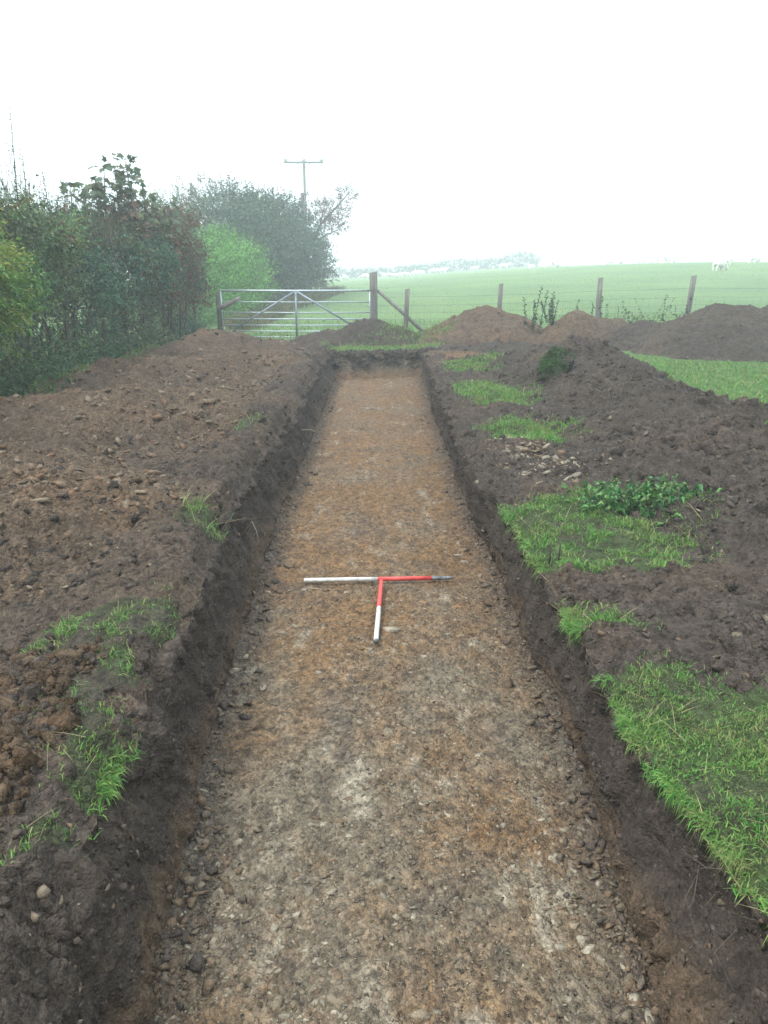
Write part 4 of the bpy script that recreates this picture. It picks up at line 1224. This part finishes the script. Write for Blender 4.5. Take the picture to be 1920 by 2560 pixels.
# sycamore sapling: big lobed leaves in tiers on upright stems
def palmate(P, D, L, C, rng):
    n = len(P)
    N = unit(rng.normal(0, .45, (n, 3)) + np.array([.25, -.45, .8])); D = unit(D - N * np.sum(D * N, -1, keepdims=True)); S = np.cross(N, D)
    pr = [(0, 0), (.42, -.05), (.30, .22), (.62, .40), (.26, .52), (0, 1.0), (-.26, .52), (-.62, .40), (-.30, .22), (-.42, -.05)]
    V = np.stack([P + S * (a * L)[:, None] + D * (b * L)[:, None] - N * ((abs(a) * .35 + b * b * .2) * L)[:, None] for a, b in pr], 1)
    b = (np.arange(n) * 10)[:, None]
    T = np.concatenate([np.concatenate([b, b + i, b + i + 1], 1) for i in range(1, 9)])
    return V.reshape(-1, 3), np.zeros((0, 4), int), T, np.repeat(C, 10, 0)
def sycamore():
    r = np.random.default_rng(41)
    parts, tw, stems = [], [], []
    tops = [(-4.72, 15.8, 3.55, 1.4), (-5.05, 15.6, 3.38, 1.2), (-4.95, 15.9, 3.25, 1.2), (-5.55, 15.2, 3.05, 1.0), (-5.2, 15.4, 3.05, 1.0), (-4.6, 16.4, 3.0, 1.2), (-4.25, 16.9, 2.85, 1.0), (-4.85, 16.3, 2.9, 1.1)]
    for (x, y, z, ln_) in tops:
        base = np.array((x - r.normal(0, .1), y + r.normal(0, .1), z - ln_ - .3)); top = np.array((x, y, z))
        stems.append(([tuple(base), tuple(base * .5 + top * .5 + r.normal(0, .03, 3)), tuple(top)], [.022, .014, .005]))
        m = int(85 * ln_)
        t = r.uniform(.05, 1, m); t = np.round(t * 9) / 9 + r.normal(0, .015, m)
        p = base + (top - base) * t[:, None]
        d = unit(np.stack([r.normal(0, 1, m), r.normal(0, 1, m), r.normal(.15, .25, m)], -1))
        q = p + d * r.uniform(.05, .22, m)[:, None]
        tw.append(twig_geo(p, (p + q) / 2, q, .003, BK, r))
        C = np.array([(0.034, 0.066, 0.026), (0.045, 0.078, 0.026), (0.075, 0.085, 0.026)])[r.integers(0, 3, m)]
        rs = (r.uniform(0, 1, m) < .55) & (t < .62); C[rs] = RUS[r.integers(0, 4, rs.sum())]
        parts.append(palmate(q, d + np.array([0, 0, -.25]), r.uniform(.10, .17, m), C * r.uniform(.75, 1.2, (m, 1)), r))
    stems.append(([(-5.0, 15.9, -.1), (-5.0, 15.8, 1.2), (-4.95, 15.8, 2.2)], [.06, .045, .025]))
    shrub("sycamore_sapling", (-5.0, 15.9, 0), "sycamore sapling with big lobed leaves rising out of the hedge top", "tree", parts, tw, stems)
sycamore()

# russet thicket at the gate end of the hedge
def russet():
    r = np.random.default_rng(43)
    n = 1500
    y = r.uniform(16.6, 20.6, n); z = r.uniform(.9, 2.95, n); x = -4.35 - .25 * r.uniform(0, 1, n) - .15 * (z > 2.3) + .12 * fbm(y, z, 1.4, 2, 721)
    k = r.uniform(0, 1, n) < np.clip(.55 + 1.2 * fbm(y, z, .9, 3, 722), .08, 1)
    x, y, z = x[k], y[k], z[k]; n = len(x)
    C = RUS[r.integers(0, 4, n)] * 1.1
    C[r.uniform(0, 1, n) < .3] = HG[1]
    g, t = sprays(np.stack([x, y, z], -1), np.stack([r.uniform(0, .8, n), r.normal(-.2, .5, n), r.normal(.2, .6, n)], -1), r.uniform(.15, .4, n), 8, .075, C, r, droop=.4)
    stems = [([(-4.6 + r.normal(0, .1), yy, -.1), (-4.55, yy + r.normal(0, .2), 1.2), (-4.5, yy + r.normal(0, .3), 2.7)], [.025, .02, .008]) for yy in (17.0, 17.8, 18.4, 19.2, 20.0)]
    shrub("russet_bush", (-4.6, 18.6, 0), "bush of withered brown and russet leaves beside the gate hinge post", "bush", [g], [twig_geo(*t, .004, BK, r)], stems)
russet()

# undergrowth at the hedge foot
def undergrowth(name, loc, label, n, sp, h, cols, seed, leaf=.09, aspect=.5, k=9):
    r = np.random.default_rng(seed)
    S = np.stack([loc[0] + r.normal(0, sp[0], n), loc[1] + r.normal(0, sp[1], n), np.zeros(n)], -1); S[:, 2] = surf(S[:, 0], S[:, 1])
    D = np.stack([r.normal(.15, .35, n), r.normal(-.1, .35, n), np.ones(n)], -1)
    C = np.array(cols)[r.integers(0, len(cols), n)]
    g, t = sprays(S, D, r.uniform(.6, 1.1, n) * h, k, leaf, C, r, spread=1.0, aspect=aspect, curve=.25, droop=.45)
    e = empty(name, (loc[0], loc[1], surf1(loc[0], loc[1])), label, "plant")
    L = np.array(e.location)
    V, F, C = g[0], [g[2]], g[3]
    setp(obj("leaves", V - L, F, M_LEAF, C, False, e), kind="stuff")
    v, q, _, c = twig_geo(*t, .004, BK, r); setp(obj("stems", v - L, [q], M_LEAF, c + np.array([-.02, .03, 0]), False, e), kind="stuff")
    return e
NET = [(0.030, 0.085, 0.028), (0.038, 0.098, 0.030), (0.024, 0.070, 0.026)]
undergrowth("nettle_clump", (-4.62, 13.3, 0), "nettles at the hedge foot where the grass strip meets the brown heap", 70, (.22, .7), .45, NET, 51, .10)
undergrowth("nettle_clump", (-4.65, 9.3, 0), "lush nettles under the yellow green shrub at the left edge", 110, (.25, .8), .55, NET, 52, .10)
undergrowth("bramble_clump", (-4.75, 11.4, 0), "leafy bramble at the hedge foot between the two nettle clumps", 90, (.2, .6), .6, [HG[1], HG[2], (0.04, 0.09, 0.03)], 53, .07)
undergrowth("nettle_clump", (-4.35, 16.6, 0), "low nettles between the brown heap's far end and the russet bush", 60, (.15, .9), .4, NET, 54, .09)
undergrowth("nettle_clump", (1.62, 5.0, 0), "dark green nettle clump in the ragged grass right of the trench", 110, (.15, .12), .13, [(0.045, 0.145, 0.038), (0.075, 0.18, 0.046), (0.030, 0.10, 0.032), (0.10, 0.17, 0.05)], 55, .062, .5, 9)

# weeds along the fence
def stalk_weed(loc, h, n, label, seed, group=None):
    r = np.random.default_rng(seed)
    z = surf1(loc[0], loc[1])
    e = empty("dock_weed", (loc[0], loc[1], z), label, "weed", group)
    S = np.stack([r.normal(0, .09 + .02 * n, n), r.normal(0, .08, n), np.zeros(n)], -1)
    g, t = sprays(S, np.stack([r.normal(0, .12, n), r.normal(0, .1, n), np.ones(n)], -1), h * r.uniform(.65, 1.0, n), 52, .085, np.array([(0.03, 0.06, 0.03)] * n), r, curve=.04, aspect=.45, droop=.1)
    setp(obj("leaves", g[0], [g[2]], M_LEAF, g[3], False, e), kind="stuff")
    v, q, _, c = twig_geo(*t, .008, BK, r); setp(obj("stalks", v, [q], M_LEAF, c, False, e), kind="stuff")
stalk_weed((3.55, 18.2), 1.0, 7, "tall dark weed clump standing between the two reddish heaps", 61)
stalk_weed((3.95, 18.9), .62, 3, "short weed spikes just right of the tall weed clump", 62)
stalk_weed((4.75, 19.35), .95, 3, "single tall weed spike behind the smaller reddish heap, left of the post", 63)
def sprawl(loc, label, seed, n=12, lg=.7):
    r = np.random.default_rng(seed)
    z = surf1(loc[0], loc[1])
    e = empty("bramble", (loc[0], loc[1], z), label, "bramble")
    g, t = sprays(r.normal(0, .12, (n, 3)) * np.array([2, 1, 0]), np.stack([r.normal(0, .8, n), r.normal(0, .3, n), r.uniform(.25, 1, n)], -1), lg * r.uniform(.5, 1.1, n), 22, .085, np.array([(0.034, 0.065, 0.03)] * n), r, curve=.35, aspect=.6)
    setp(obj("leaves", g[0], [g[2]], M_LEAF, g[3], False, e), kind="stuff")
    v, q, _, c = twig_geo(*t, .006, BK, r); setp(obj("stems", v, [q], M_LEAF, c, False, e), kind="stuff")
sprawl((5.65, 19.3), "bramble sprawling at the fence just right of the middle post", 64)
sprawl((6.55, 19.2), "bramble sprawling at the fence left of the broad dark heap", 65)
sprawl((7.1, 19.2), "bramble at the foot of the leaning right hand fence post", 66, 10, .75)
sprawl((0.95, 19.7), "small leafy weed at the foot of the leaning strut", 67, 7, .3)

# ------------------------------------------------------------------ upturned turf sod on the dark heap
def sod():
    r = np.random.default_rng(71)
    u = np.linspace(-1, 1, 40); v = np.linspace(-1, 1, 40)
    U, Vv = np.meshgrid(u, v)
    rr = np.clip((U ** 2 + Vv ** 2) * .62 + .35 * fbm(U, Vv, 1.4, 3, 734), 0, 1.6)
    c = np.array((2.26, 10.6, .40)); ax = np.array((.10, -.20, .0)); 
    e1 = unit(np.array((.72, -.60, 0.02))); n_ = unit(np.array((-.50, -.50, .70))); e2 = np.cross(n_, e1); e2 = e2 * np.sign(e2[2])
    thick = .12 * (1 - rr) + .07 * fbm(U, Vv, 2.2, 3, 731)
    w = 1 + .12 * fbm(U, Vv, 1.5, 2, 732)
    P = c + e1 * (U * w * .21)[..., None] + e2 * (Vv * w * .26)[..., None] + n_ * thick[..., None]
    cc = mixc(DARK * .8, GREEN * .9, np.clip(.35 + 1.8 * fbm(U, Vv, 1.6, 3, 733) - rr * .5, 0, 1))
    Pb = c + e1 * (U * w * .21)[..., None] + e2 * (Vv * w * .26)[..., None] - n_ * (.10 * (1 - rr))[..., None]
    e = empty("turf_sod", tuple(c - np.array((0, 0, .2))), "upturned grassy sod of turf leaning on the long dark heap", "turf")
    L = np.array(e.location)
    V = np.concatenate([P.reshape(-1, 3), Pb.reshape(-1, 3)]) - L
    F = np.concatenate([gridfaces(40, 40), gridfaces(40, 40, 1600, True)])
    obj("soil_slab", V, [F], M_GROUND, np.concatenate([cc.reshape(-1, 3), 0 * cc.reshape(-1, 3) + DARK * .85]), True, e)
    j = r.integers(0, 1600, 2600)
    j = j[(rr.ravel()[j] < .55 + .9 * fbm(U, Vv, 1.8, 3, 735).ravel()[j])]
    P0 = P.reshape(-1, 3)[j] + r.normal(0, .008, (len(j), 3)) - L
    d = n_ * .7 + r.normal(0, .35, (len(j), 3)) + np.array((0, 0, -.35))
    g = leaf_geo(P0, d, r.uniform(.02, .045, len(j)), np.full(len(j), .010), GPAL[r.integers(0, 4, len(j))] * r.uniform(.25, .7, (len(j), 1)), r)
    obj("turf_grass", g[0], [g[2]], M_GRASS, g[3], False, e)
sod()

# ------------------------------------------------------------------ bushes and hedges beyond the gate
def far_bush(name, loc, label, cat, blobs, cols, leaf, n, k, lg, seed, stems=(), tw=True, group=None, up=.35):
    r = np.random.default_rng(seed)
    parts, tws = [], []
    for (c, rad, wgt) in blobs:
        m = int(n * wgt)
        P, d = blob_pts(m, c, rad, r, .55)
        P[:, 2] = np.maximum(P[:, 2], field(P[:, 0], P[:, 1]) + .02)
        C = np.array(cols)[r.integers(0, len(cols), m)] * np.clip(1 + .9 * fbm(P[:, 0] + P[:, 1], P[:, 2], 1.2, 2, seed), .45, 1.6)[:, None]
        g, t = sprays(P, d + r.normal(0, .5, (m, 3)) + np.array([0, 0, up]), lg * r.uniform(.5, 1.2, m), k, leaf, C, r)
        parts.append(g); tws.append(twig_geo(*t, .008, BK, r))
    return shrub(name, loc, label, cat, parts, tws if tw else None, list(stems), group, M_FARLEAF)

zf = lambda x, y: fz(x, y)
BRT = [(0.11, 0.26, 0.06), (0.13, 0.29, 0.07), (0.09, 0.21, 0.055)]
far_bush("conifer_hedge", (-5.7, 28.5, zf(-5.7, 28.5)), "bright green clipped hedge bush just beyond the gate", "bush",
         [((-5.75, 26.5, 1.2), (1.35, 1.8, 1.6), .4), ((-5.55, 29.0, 1.3), (1.35, 2.2, 1.6), .45), ((-5.5, 31.5, 1.2), (1.3, 1.6, 1.5), .3)], BRT, .10, 3600, 8, .42, 81, up=1.2, tw=False)
DKH = [(0.058, 0.10, 0.068), (0.072, 0.12, 0.074), (0.085, 0.11, 0.07), (0.05, 0.088, 0.066)]
def hx(y): return -4.5 + (y - 34) * .085
bl = []
for i, yy in enumerate(np.linspace(34, 49.5, 8)):
    hgt = [4.3, 4.4, 4.6, 4.9, 5.0, 4.8, 4.4, 3.7][i]
    bl.append(((hx(yy) - 1.5, yy, .5 + hgt * .45), (1.75, 1.9, hgt * .52), .16))
far_bush("hedgerow", (-5.6, 41, zf(-5.6, 41)), "tall dark hedgerow in the mist running beyond the gate", "hedge", bl, DKH, .145, 5400, 9, .5, 82,
         [([(hx(yy) - 1.5, yy, 0), (hx(yy) - 1.5, yy, 2.5)], [.12, .06]) for yy in (35, 39, 43, 47)], tw=False)
GB = [(0.08, 0.14, 0.06), (0.11, 0.14, 0.06), (0.12, 0.10, 0.065), (0.07, 0.12, 0.06)]
far_bush("hedgerow_tree", (-7.0, 38.5, zf(-7, 38.5)), "pale misty tree with green and brown leaves above the bright green bush", "tree",
         [((-7.3, 38.5, 3.8), (2.2, 2.0, 1.7), .55), ((-6.0, 37.5, 3.3), (1.6, 1.6, 1.4), .3), ((-8.8, 37.5, 3.4), (1.6, 1.6, 1.6), .25)], GB, .12, 1700, 9, .6, 83,
         [([(-7, 38.5, 0), (-7.1, 38.5, 2.2), (-7.3, 38.5, 4.6)], [.16, .1, .03])])
OR = [(0.17, 0.085, 0.05), (0.12, 0.085, 0.05), (0.07, 0.085, 0.05), (0.20, 0.10, 0.05)]
st = [([(-4.6, 48, .4), (-4.3, 48, 2.8), (-3.6, 48, 4.2), (-2.6, 48, 5.2), (-1.75, 48, 6.1)], [.14, .11, .07, .045, .015]),
      ([(-4.3, 48, 2.8), (-3.4, 48.2, 3.6), (-2.5, 48.3, 4.0)], [.06, .04, .015]), ([(-3.6, 48, 4.2), (-3.4, 47.8, 5.0), (-3.2, 47.8, 5.5)], [.05, .03, .012])]
far_bush("autumn_tree", (-4.6, 48, zf(-4.6, 48)), "leaning tree with thin orange brown leaves at the far end of the hedgerow", "tree",
         [((-2.9, 48, 4.9), (.95, .9, .60), .40), ((-2.1, 48, 5.7), (.55, .5, .42), .16), ((-2.7, 48.2, 4.15), (.75, .6, .42), .24), ((-3.7, 48, 4.9), (.7, .7, .6), .3)], OR, .11, 330, 8, .45, 84, st)
far_bush("hedgerow_end_bush", (-4.1, 52, zf(-4.1, 52)), "small rounded bush peeping out past the hedgerow's far end", "bush",
         [((-9.6, 92, 1.7), (2.6, 2.0, 1.9), 1)], DKH, .22, 420, 8, .6, 85) if False else None

# dry grass along the hedgerow foot
def dry():
    r = np.random.default_rng(91)
    n = 5000
    y = r.uniform(23, 50, n); x = np.where(y < 33, -4.1, hx(y) + .35) + r.normal(0, .25, n)
    P = np.stack([x, y, field(x, y)], -1)
    C = np.array([(0.15, 0.12, 0.06), (0.11, 0.10, 0.05), (0.07, 0.10, 0.04)])[r.integers(0, 3, n)]
    v, q, t, c = blades(P, r.uniform(.2, .65, n), np.full(n, .03), C, .35, r)
    setp(obj("dry_grass", v, [q, t], M_GRASS, c, True), "fringe of tall brownish dry grass along the hedgerow foot beyond the gate", "grass", kind="stuff")
dry()

# ------------------------------------------------------------------ utility poles
def pole():
    x, y = -5.55, 60.0; z = zf(x, y)   # sizes below are for 60 m; the pole stands 1.45 times as far and as large
    e = empty("utility_pole", (x * 1.45, y * 1.45, 1.55 + (z - 1.55) * 1.45), "tall wooden electricity pole with crossarm and insulators rising behind the hedgerow", "utility pole")
    g = Geo(); g.tube([(.06, 0, -2.0), (0.03, 0, 4), (0, 0, 9.05 - z)], [.12, .105, .085], 10); g.build("mast", M_POLE, e, smooth=True)
    h = 8.9 - z
    g = Geo(); g.prism((-1.35, -.16, h - .06), .001, .001, .001); 
    g = Geo()
    V = [(sx * 1.35, -.17 + sy * .06, h + sz * .06) for sx in (-1, 1) for sy in (-1, 1) for sz in (-1, 1)]
    F = [(0, 1, 3, 2), (4, 6, 7, 5), (0, 4, 5, 1), (2, 3, 7, 6), (0, 2, 6, 4), (1, 5, 7, 3)]
    g.add(V, F); g.build("crossarm", M_POLE, e)
    for sx in (-1, 1):
        g = Geo(); g.tube([(sx * .5, -.15, h), (0, -.12, h - .45)], .02, 6); g.build("arm_brace", M_POLE, e)
    for dx in (-1.25, 0, 1.25):
        g = Geo(); g.tube([(dx, -.17, h + .05), (dx, -.17, h + .12), (dx, -.17, h + .2), (dx, -.17, h + .27), (dx, -.17, h + .33)], [.05, .15, .17, .12, .05], 10); g.build("insulator", M_CERAM, e, smooth=True)
    e.scale = (1.45,) * 3
pole()
e = empty("utility_pole", (-5.15, 54.0, zf(-5.15, 54)), "shorter bare wooden pole just right of the tall electricity pole", "utility pole")
g = Geo(); g.tube([(.12, 0, -.5), (.05, 0, 3.5), (0, 0, 6.0)], [.12, .11, .095], 10); g.build("mast", M_POLE, e, smooth=True)
g = Geo(); g.tube([(0, -.1, 5.75), (.3, -.12, 5.95), (.38, -.12, 6.05)], [.02, .02, .05], 6); g.build("bracket", M_POLE, e)

# ------------------------------------------------------------------ far hedge, far trees
def far_hedge():
    r = np.random.default_rng(95)
    n = 5000
    x = r.uniform(-16, 30, n); y = 160 + .05 * x + r.normal(0, .7, n)
    top = 1.6 + .5 * fbm(x, x * 0, .16, 3, 741) + 1.1 * np.exp(-((x - 26) / 3.5) ** 2) + .5 * np.exp(-((x - 13) / 5) ** 2)
    z = field(x, y) - .4 + r.uniform(0, 1, n) * (top + .4)
    g, t = sprays(np.stack([x, y, z], -1), r.normal(0, 1, (n, 3)) + np.array([0, 0, .5]), r.uniform(.4, .9, n), 5, .30, np.array(DKH)[r.integers(0, 4, n)], r)
    tops = []
    S = np.array([(25.0 + r.normal(0, 1.2), 161 + r.normal(0, .5), 3.0) for i in range(9)])
    g2, t2 = sprays(S, np.stack([r.normal(0, .2, 9), r.normal(0, .2, 9), np.ones(9)], -1), r.uniform(1.6, 3.0, 9), 14, .16, np.array(DKH)[r.integers(0, 4, 9)], r, curve=.1)
    tw = twig_geo(*t2, .05, BK, r)
    shrub("hedge", (8, 160, zf(8, 160)), "low distant hedge along the far side of the field behind the sheep", "hedge", [g, g2], [tw], [], mat=M_FARLEAF, names=("foliage", "twigs", "trunk"))
far_hedge()
far_bush("round_bush", (-11.6, 118, zf(-11.6, 118)), "small round bush far off just past the dark hedgerow's end", "bush",
         [((-11.9, 118, 2.5), (1.7, 1.5, 1.9), 1)], DKH, .25, 260, 8, .6, 86)
def far_tree(x, y, w, h, label, seed):
    z = zf(x, y)
    far_bush("misty_tree", (x, y, z), label, "tree", [((x, y, z + h * .62), (w * .5, w * .45, h * .36), .6), ((x - w * .3, y, z + h * .48), (w * .3, w * .3, h * .26), .25), ((x + w * .3, y, z + h * .45), (w * .3, w * .3, h * .26), .25)],
             DKH, .7, 500, 8, 1.6, seed, [([(x, y, z - .5), (x, y, z + h * .4)], [.4, .25])], tw=False)
far_tree(104, 350, 16, 14.5, "faint round tree barely seen in the mist above the field crest", 87)
far_tree(131, 345, 12, 10.5, "very faint low tree in the mist right of the faint round tree", 88)

# ------------------------------------------------------------------ sheep
def sheep_mesh(head_down):
    V = [(0, 0, .62), (-.30, 0, .63), (-.48, 0, .62), (.28, 0, .62), (.46, 0, .66)]
    R = [.235, .24, .15, .225, .15]
    E = [(0, 1), (1, 2), (0, 3), (3, 4)]
    def chain(frm, pts):
        p = frm
        for (c, r) in pts:
            V.append(c); R.append(r); E.append((p, len(V) - 1)); p = len(V) - 1
        return p
    if head_down:
        hd = chain(4, [((.62, 0, .48), .10), ((.72, 0, .28), .085), ((.78, 0, .12), .055)])
    else:
        hd = chain(4, [((.58, 0, .82), .095), ((.68, 0, .92), .085), ((.84, 0, .86), .055)])
    ex = V[hd - 1]
    for s in (-1, 1):
        chain(hd - 1, [((ex[0] - .05, s * .11, ex[2] + .05), .025)])
        chain(3, [((.30, s * .13, .42), .075), ((.31, s * .13, .22), .042), ((.31, s * .13, .02), .036)])
        chain(1, [((-.36, s * .13, .44), .085), ((-.42, s * .13, .24), .045), ((-.38, s * .13, .02), .036)])
    chain(2, [((-.56, 0, .52), .05), ((-.58, 0, .38), .04)])
    me = bpy.data.meshes.new("sheep"); me.from_pydata(V, E, []); me.update()
    o = bpy.data.objects.new("tmp_sheep", me); COL.objects.link(o)
    sk = o.modifiers.new("skin", 'SKIN')
    for i, sv in enumerate(me.skin_vertices[0].data):
        sv.radius = (R[i], R[i]); sv.use_root = (i == 0)
    sub = o.modifiers.new("sub", 'SUBSURF'); sub.levels = 1; sub.render_levels = 1
    dg = bpy.context.evaluated_depsgraph_get()
    out = bpy.data.meshes.new_from_object(o.evaluated_get(dg))
    bpy.data.objects.remove(o)
    out.name = "sheep"
    out.materials.clear(); out.materials.append(M_WOOL)
    for p in out.polygons: p.use_smooth = True
    return out
SH = [sheep_mesh(True), sheep_mesh(False)]
PITCH = math.radians(16.6)
def ray_to(px, py):   # photograph pixel (1920 wide) -> direction from the camera
    a = (px * .4 - 384) / 800; b = (512 - py * .4) / 800
    return np.array((a, math.cos(PITCH) + b * math.sin(PITCH), -math.sin(PITCH) + b * math.cos(PITCH)))
def drop(px, py, ymin, ymax):
    """where that line of sight meets the field, else the crest point under it"""
    d = ray_to(px, py)
    best = None
    for Y in np.arange(ymin, ymax, .5):
        x = d[0] / d[1] * Y; zr = 1.55 + d[2] / d[1] * Y; zg = fz(x, Y)
        if best is None or zr - zg < best[0]: best = (zr - zg, x, Y, zg)
        if zr <= zg: return x, Y, zg
    return best[1], best[2], best[3]
def put_sheep(px, py, ymin, ymax, kind, rz, label, group=None, sc=1.0, at_y=None):
    if at_y is not None:
        d = ray_to(px, py); x, y = d[0] / d[1] * at_y, at_y; z = fz(x, y)
    else:
        x, y, z = drop(px, py, ymin, ymax)
    o = link("sheep", SH[kind], None, (x, y, z - .17), rz)
    o.scale = (sc, sc, sc)
    return setp(o, label, "sheep", group)
r_ = random.Random(5)
ORD = ['first white', 'second white', 'third white', 'fourth white', 'fifth white', 'sixth white', 'seventh white', 'eighth white', 'ninth white', 'last white']
flock = [(961, 693), (974, 691), (987, 692), (1001, 689), (1014, 689), (1039, 690), (1055, 688), (1082, 684), (1096, 684), (1109, 685)]
for i, (px, py) in enumerate(flock):
    put_sheep(px, py, 60, 155, 0 if i % 3 else 1, r_.choice([0, math.pi]) + r_.uniform(-.7, .7), ORD[i] + " sheep in the flock before the distant hedge, counted from the gate post", "flock by the distant hedge", r_.uniform(.95, 1.1), at_y=r_.uniform(118, 135))
put_sheep(860, 696, 60, 155, 0, .3, "white sheep just past the dark hedgerow's end, left of the gate post", None, 1.05, at_y=118)
put_sheep(913, 694, 60, 155, 0, .2, "white sheep grazing alone just left of the tall gate post", None, 1.1, at_y=118)
put_sheep(1187, 680, 60, 155, 0, 3.0, "white sheep standing before the end of the distant hedge, right of the flock", None, 1.05, at_y=135)
put_sheep(1259, 683, 60, 155, 1, .1, "white sheep sideways on the slope just right of the distant hedge's end", None, 1.15, at_y=110)
put_sheep(1367, 680, 60, 155, 0, 3.1, "pale sheep lying low on the slope below the two crest sheep", None, 1.1, at_y=105)
CR = ['leftmost small sheep on the misty field crest', 'left of the close pair of small crest sheep', 'right of the close pair of small crest sheep', 'small crest sheep just left of the faint round tree', 'small crest sheep under the faint round tree', 'small crest sheep right of the middle fence post', 'small crest sheep midway between the two right posts', 'small crest sheep under the very faint low tree', 'rightmost of the small sheep strung along the crest']
for ci, (px, py) in enumerate([(1329, 670), (1372, 665), (1390, 665), (1525, 664), (1551, 664), (1602, 664), (1636, 663), (1667, 663), (1689, 663)]):
    put_sheep(px, py, 80, 150, 0 if r_.random() < .5 else 1, r_.uniform(0, 6.28), CR[ci], "sheep along the field crest", r_.uniform(.8, .95), at_y=r_.uniform(92, 100))
put_sheep(1797, 680, 30, 120, 0, .5, "nearest sheep, white and grazing, on the right of the crest", None, 1.12, at_y=60)
put_sheep(1809, 668, 30, 120, 0, 2.6, "sheep standing close behind the nearest sheep on the crest", None, 1.1, at_y=68)
put_sheep(1887, 660, 30, 120, 0, 3.6, "lone sheep on the crest at the far right edge", None, 1.0, at_y=72)

# ------------------------------------------------------------------ small things along the trench
def roots():
    r = np.random.default_rng(99)
    g = Geo()
    for i in range(46):
        sd_ = r.choice([-1, 1]); y = 1.4 * (13 / 1.4) ** r.uniform(0, 1)
        x = float(lipL_i(y) if sd_ < 0 else lipR_i(y)) ; z = float(bank(np.array([x]), np.array([y]))[0]) - r.uniform(0, .18)
        L = r.uniform(.03, .11)
        p = Vector((x - sd_ * .0, y, z)); q = p + Vector((-sd_ * r.uniform(.03, .07), r.normal(0, .04), -L * .4)); e_ = q + Vector((r.normal(0, .03), r.normal(0, .07), -L * .6))
        g.tube([p, q, e_], [.0016, .0012, .0006], 4, False)
    setp(g.build("roots", mat_plain("root", (0.07, 0.055, 0.04), .9, 0, 20, .3)), "fine torn roots hanging from both trench sides", "roots", kind="stuff")
roots()
def stick(pts, rad, label, name="twig", col=(0.035, 0.028, 0.024)):
    g = Geo(); g.tube(pts, rad, 6); o = g.build(name, mat_plain("twig", col, .9, 0, 30, .3), origin=pts[0], smooth=True)
    setp(o, label, "twig")
z = surf1(1.9, 4.55)
stick([(1.78, 4.2, surf1(1.78, 4.2)), (1.76, 4.3, surf1(1.78, 4.2) + .12), (1.70, 4.45, surf1(1.78, 4.2) + .24), (1.72, 4.5, surf1(1.78, 4.2) + .32)], [.006, .005, .004, .003], "thin dark upright twig right of the nettle clump")
z = surf1(.98, 4.05)
for dx, dz, l_ in ((0, .13, "dark broken stalk at the trench edge, taller of the pair"), (.05, .10, "dark broken stalk at the trench edge, shorter of the pair")):
    stick([(.90 + dx, 4.1, surf1(.90 + dx, 4.1) - .02), (.905 + dx, 4.1, surf1(.90 + dx, 4.1) + dz)], [.006, .004], l_)
stick([(-.92, 4.95, -.08), (-.86, 4.98, .00), (-.82, 4.9, -.04), (-.80, 4.85, -.12)], [.004, .004, .003, .002], "curved root end sticking out of the left trench side", "root", (0.10, 0.08, 0.06))
stick([(-.94, 8.8, -.12), (-.80, 8.7, -.10), (-.70, 8.6, -.13)], [.006, .005, .003], "pale root poking out of the far left trench side", "root", (0.12, 0.10, 0.08))

# ------------------------------------------------------------------ mist
def haze():
    x0, x1, y0, y1, z0, z1 = -260, 260, -40, 420, -8, 15
    V = [(x, y, z) for x in (x0, x1) for y in (y0, y1) for z in (z0, z1)]
    F = [(0, 1, 3, 2), (4, 6, 7, 5), (0, 4, 5, 1), (2, 3, 7, 6), (0, 2, 6, 4), (1, 5, 7, 3)]
    m = bpy.data.materials.new("mist"); m.use_nodes = True
    n, l = m.node_tree.nodes, m.node_tree.links
    n.remove(n['Principled BSDF'])
    v = n.new('ShaderNodeVolumePrincipled')
    v.inputs['Color'].default_value = (0.93, 0.98, 1.0, 1)
    v.inputs['Density'].default_value = 0.0045
    v.inputs['Anisotropy'].default_value = 0.3
    l.new(v.outputs[0], n['Material Output'].inputs['Volume'])
    me = bpy.data.meshes.new("haze"); me.from_pydata(V, [], F); me.update(); me.materials.append(m)
    setp(link("haze", me), "pale hill fog over the whole field", "fog", kind="stuff")
haze()
